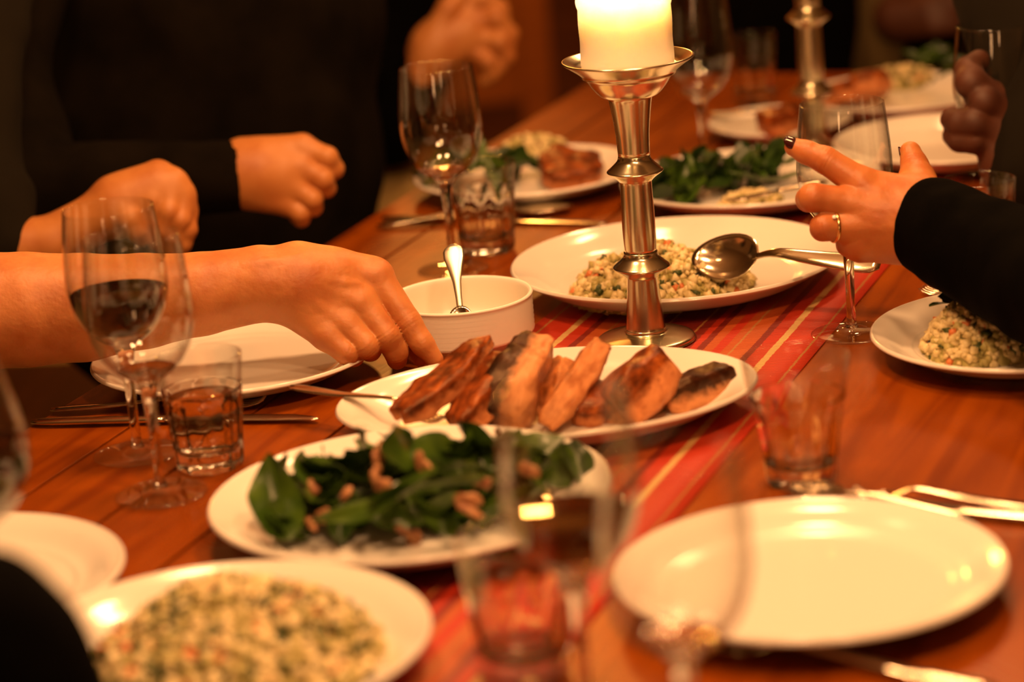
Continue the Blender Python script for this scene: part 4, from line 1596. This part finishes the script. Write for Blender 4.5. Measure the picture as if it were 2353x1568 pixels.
V_, F_ = blob([(.02, .02, [[j(-10, 560, .0, .043), j(-60, 480, .0, .052), j(-90, 150, .06, .066), j(-60, -150, .12, .075)], [j(10, 470, .01, .034), j(-60, 430, .02, .050)]])], .006, wob=.0018, ws=50)
obj('grey_sleeve', (V_, F_), M['grey_cloth'], p3)
V_, F_ = blob([(.02, .02, [[j(-28, 120, .10, .020), j(-22, 230, .10, .029), j(-26, 330, .10, .025)]])], .004)
obj('bare_upper_arm', (V_, F_), M['olive_cloth'], p3)  # stands for a bare upper arm; its shade is put into the colour

# --- person far back with raised hands
p4 = thing('person', 'blurred person far back with hands raised in front of a dark jacket', 'person')
j = J(3.75)
palm4 = [[j(985, 100, 0, .026), j(1050, 40, 0, .019)], [j(985, 120, -.004, .026), j(1085, 50, -.004, .018)], [j(1000, 140, 0, .025), j(1100, 90, -.004, .018)],
         [j(1010, 90, 0, .032), j(1070, 70, 0, .028)]]
fing4 = [[j(1050, 36, 0, .017), j(1110, -5, -.01, .0145), j(1150, 20, 0, .0125), j(1160, 60, .005, .011)],
         [j(1085, 50, 0, .017), j(1140, 40, -.012, .0145), j(1172, 78, 0, .0125), j(1168, 112, .005, .011)],
         [j(1100, 85, 0, .016), j(1145, 95, -.012, .014), j(1166, 130, 0, .012), j(1150, 155, .005, .0105)],
         [j(1085, 115, 0, .015), j(1120, 140, -.01, .013), j(1130, 170, 0, .0115), j(1115, 185, .005, .0098)],
         [j(1000, 80, -.012, .020), j(1030, 20, -.02, .016), j(1062, -15, -.015, .013), j(1090, -30, -.01, .011)]]
skin_obj('hand', fing4, palm4, [j(950, 190, .01, .030), j(1000, 110, 0, .030)], M['skin_back'], p4, h=.003)
V_, F_ = blob([(.03, .03, [[j(978, 150, .01, .036), j(930, 220, .02, .043), j(895, 300, .03, .046)], [j(895, 300, .03, .046), j(830, 150, .12, .07), j(860, -120, .2, .08)],
                           [j(820, 235, .22, .10), j(850, 150, .25, .12), j(880, -150, .25, .12)]])], .010, wob=.003, ws=30)
obj('dark_jacket', (V_, F_), M['black_cloth'], p4)
V_, F_ = blob([(.05, .05, [[j(830, 330, .24, .10), j(850, 470, .22, .11), j(960, 560, .10, .10), j(1050, 640, .02, .09)]])], .012, wob=.004, ws=24)
obj('khaki_trousers', (V_, F_), M['khaki_cloth'], p4)

# --- shadowed person at the right edge holding a glass
p6 = thing('person', 'shadowed person at the right edge holding a tilted wine glass', 'person')
j = J(2.74)
palm6 = [[j(2350, 330, 0, .032), j(2290, 235, 0, .022)], [j(2350, 370, 0, .032), j(2280, 290, -.004, .022)], [j(2340, 400, .0, .03), j(2290, 320, 0, .02)]]
fing6 = [[j(2290, 240, -.004, .019), j(2232, 190, -.016, .0165), j(2226, 160, 0, .014), j(2250, 140, .015, .012)],
         [j(2300, 260, -.01, .018), j(2262, 232, -.024, .0155), j(2246, 220, -.01, .014), j(2252, 205, .01, .012)],
         [j(2288, 300, -.01, .018), j(2240, 280, -.02, .016), j(2206, 282, -.01, .0145), j(2186, 275, 0, .012)],
         [j(2290, 330, 0, .017), j(2240, 320, -.012, .015), j(2206, 320, -.004, .0135), j(2190, 312, .006, .0115)],
         [j(2320, 300, .02, .02), j(2290, 200, .03, .016), j(2270, 150, .03, .013)]]
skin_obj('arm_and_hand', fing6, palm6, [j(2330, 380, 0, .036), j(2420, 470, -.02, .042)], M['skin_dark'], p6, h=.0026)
V_, F_ = blob([(.03, .03, [[j(2420, 400, .0, .07), j(2400, 120, .05, .075), j(2330, -60, .1, .07), j(2290, -180, .14, .07)], [j(2430, 420, .0, .05), j(2420, 380, 0, .06)]])], .010, wob=.003, ws=30)
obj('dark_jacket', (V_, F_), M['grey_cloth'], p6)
wine_glass('wine glass with a little red wine standing in the shadowed hand at the right edge', T(2290, 318, .1006), .128)

# --- olive-shirted person and dark person at the far end
p7 = thing('person', 'blurred person in an olive shirt at the far right end', 'person')
j = J(4.5)
V_, F_ = blob([(.06, .06, [[j(1985, 330, .02, .10), j(1975, 120, .0, .105), j(1990, -160, .02, .12)]])], .014, wob=.004, ws=24)
obj('olive_shirt', (V_, F_), M['olive_cloth'], p7)
V_, F_ = blob([(.02, .02, [[j(2060, 40, -.12, .04), j(2140, 25, -.16, .032), j(2200, 10, -.18, .028), j(2240, -10, -.18, .03)],
                           [j(2100, 60, -.14, .02), j(2150, 62, -.18, .016), j(2190, 60, -.18, .014)]])], .005)
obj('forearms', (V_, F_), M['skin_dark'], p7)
V_, F_ = blob([(.05, .05, [[j(2160, 330, -.05, .10), j(2150, 140, -.02, .09), j(2100, -60, .05, .09)]])], .014, wob=.004, ws=24)
obj('dark_vest', (V_, F_), M['black_cloth'], p7)
p9 = thing('person', 'dark-clothed person at the far end behind the back tumbler', 'person')
j = J(4.10)
V_, F_ = blob([(.08, .08, [[j(1730, 380, .10, .13), j(1730, 60, .10, .15), j(1730, -200, .12, .15)], [j(1630, 330, .06, .07), j(1625, -150, .10, .09)], [j(1835, 330, .06, .06), j(1835, -150, .10, .075)]])], .016, wob=.004, ws=20)
obj('dark_top', (V_, F_), M['black_cloth'], p9)

# --- dark shoulder in the bottom left foreground
p8 = thing('person', 'person with a dark sleeve in the bottom left foreground corner', 'person')
j = J(1.42)
V_, F_ = blob([(.04, .04, [[j(-40, 1480, 0, .040), j(60, 1600, 0, .042), j(120, 1760, .0, .05)], [j(-40, 1480, 0, .042), j(-260, 1500, .0, .05), j(-420, 1500, -.05, .06)]])], .006, wob=.0015, ws=50)
obj('dark_sleeve', (V_, F_), M['black_cloth'], p8)

# ------------------------------------------------------------------ chairs
def chair(label, loc, rz):
    r = thing('dining_chair', label, 'chair', loc, 'wooden dining chairs', (0, 0, rz))
    obj('seat', box(-.21, .21, -.21, .21, .42, .455, .006), M['dark_wood'], r, smooth=False)
    for sx in (-1, 1):
        obj('leg', box(sx * .185 - .018, sx * .185 + .018, .155, .191, 0, .4195, .003), M['dark_wood'], r, smooth=False)
        obj('back_post', box(sx * .185 - .018, sx * .185 + .018, -.245, -.211, 0, .95, .003), M['dark_wood'], r, smooth=False)
    for z in (.58, .72, .86):
        obj('back_rail', box(-.1665, .1665, -.238, -.220, z, z + .06, .003), M['dark_wood'], r, smooth=False)
    return r


c_ = at(-10, 300, 3.2)
chair('wooden chair at the left edge behind the grey sleeve', (c_.x - .10, c_.y + .20, 0), math.radians(-100))
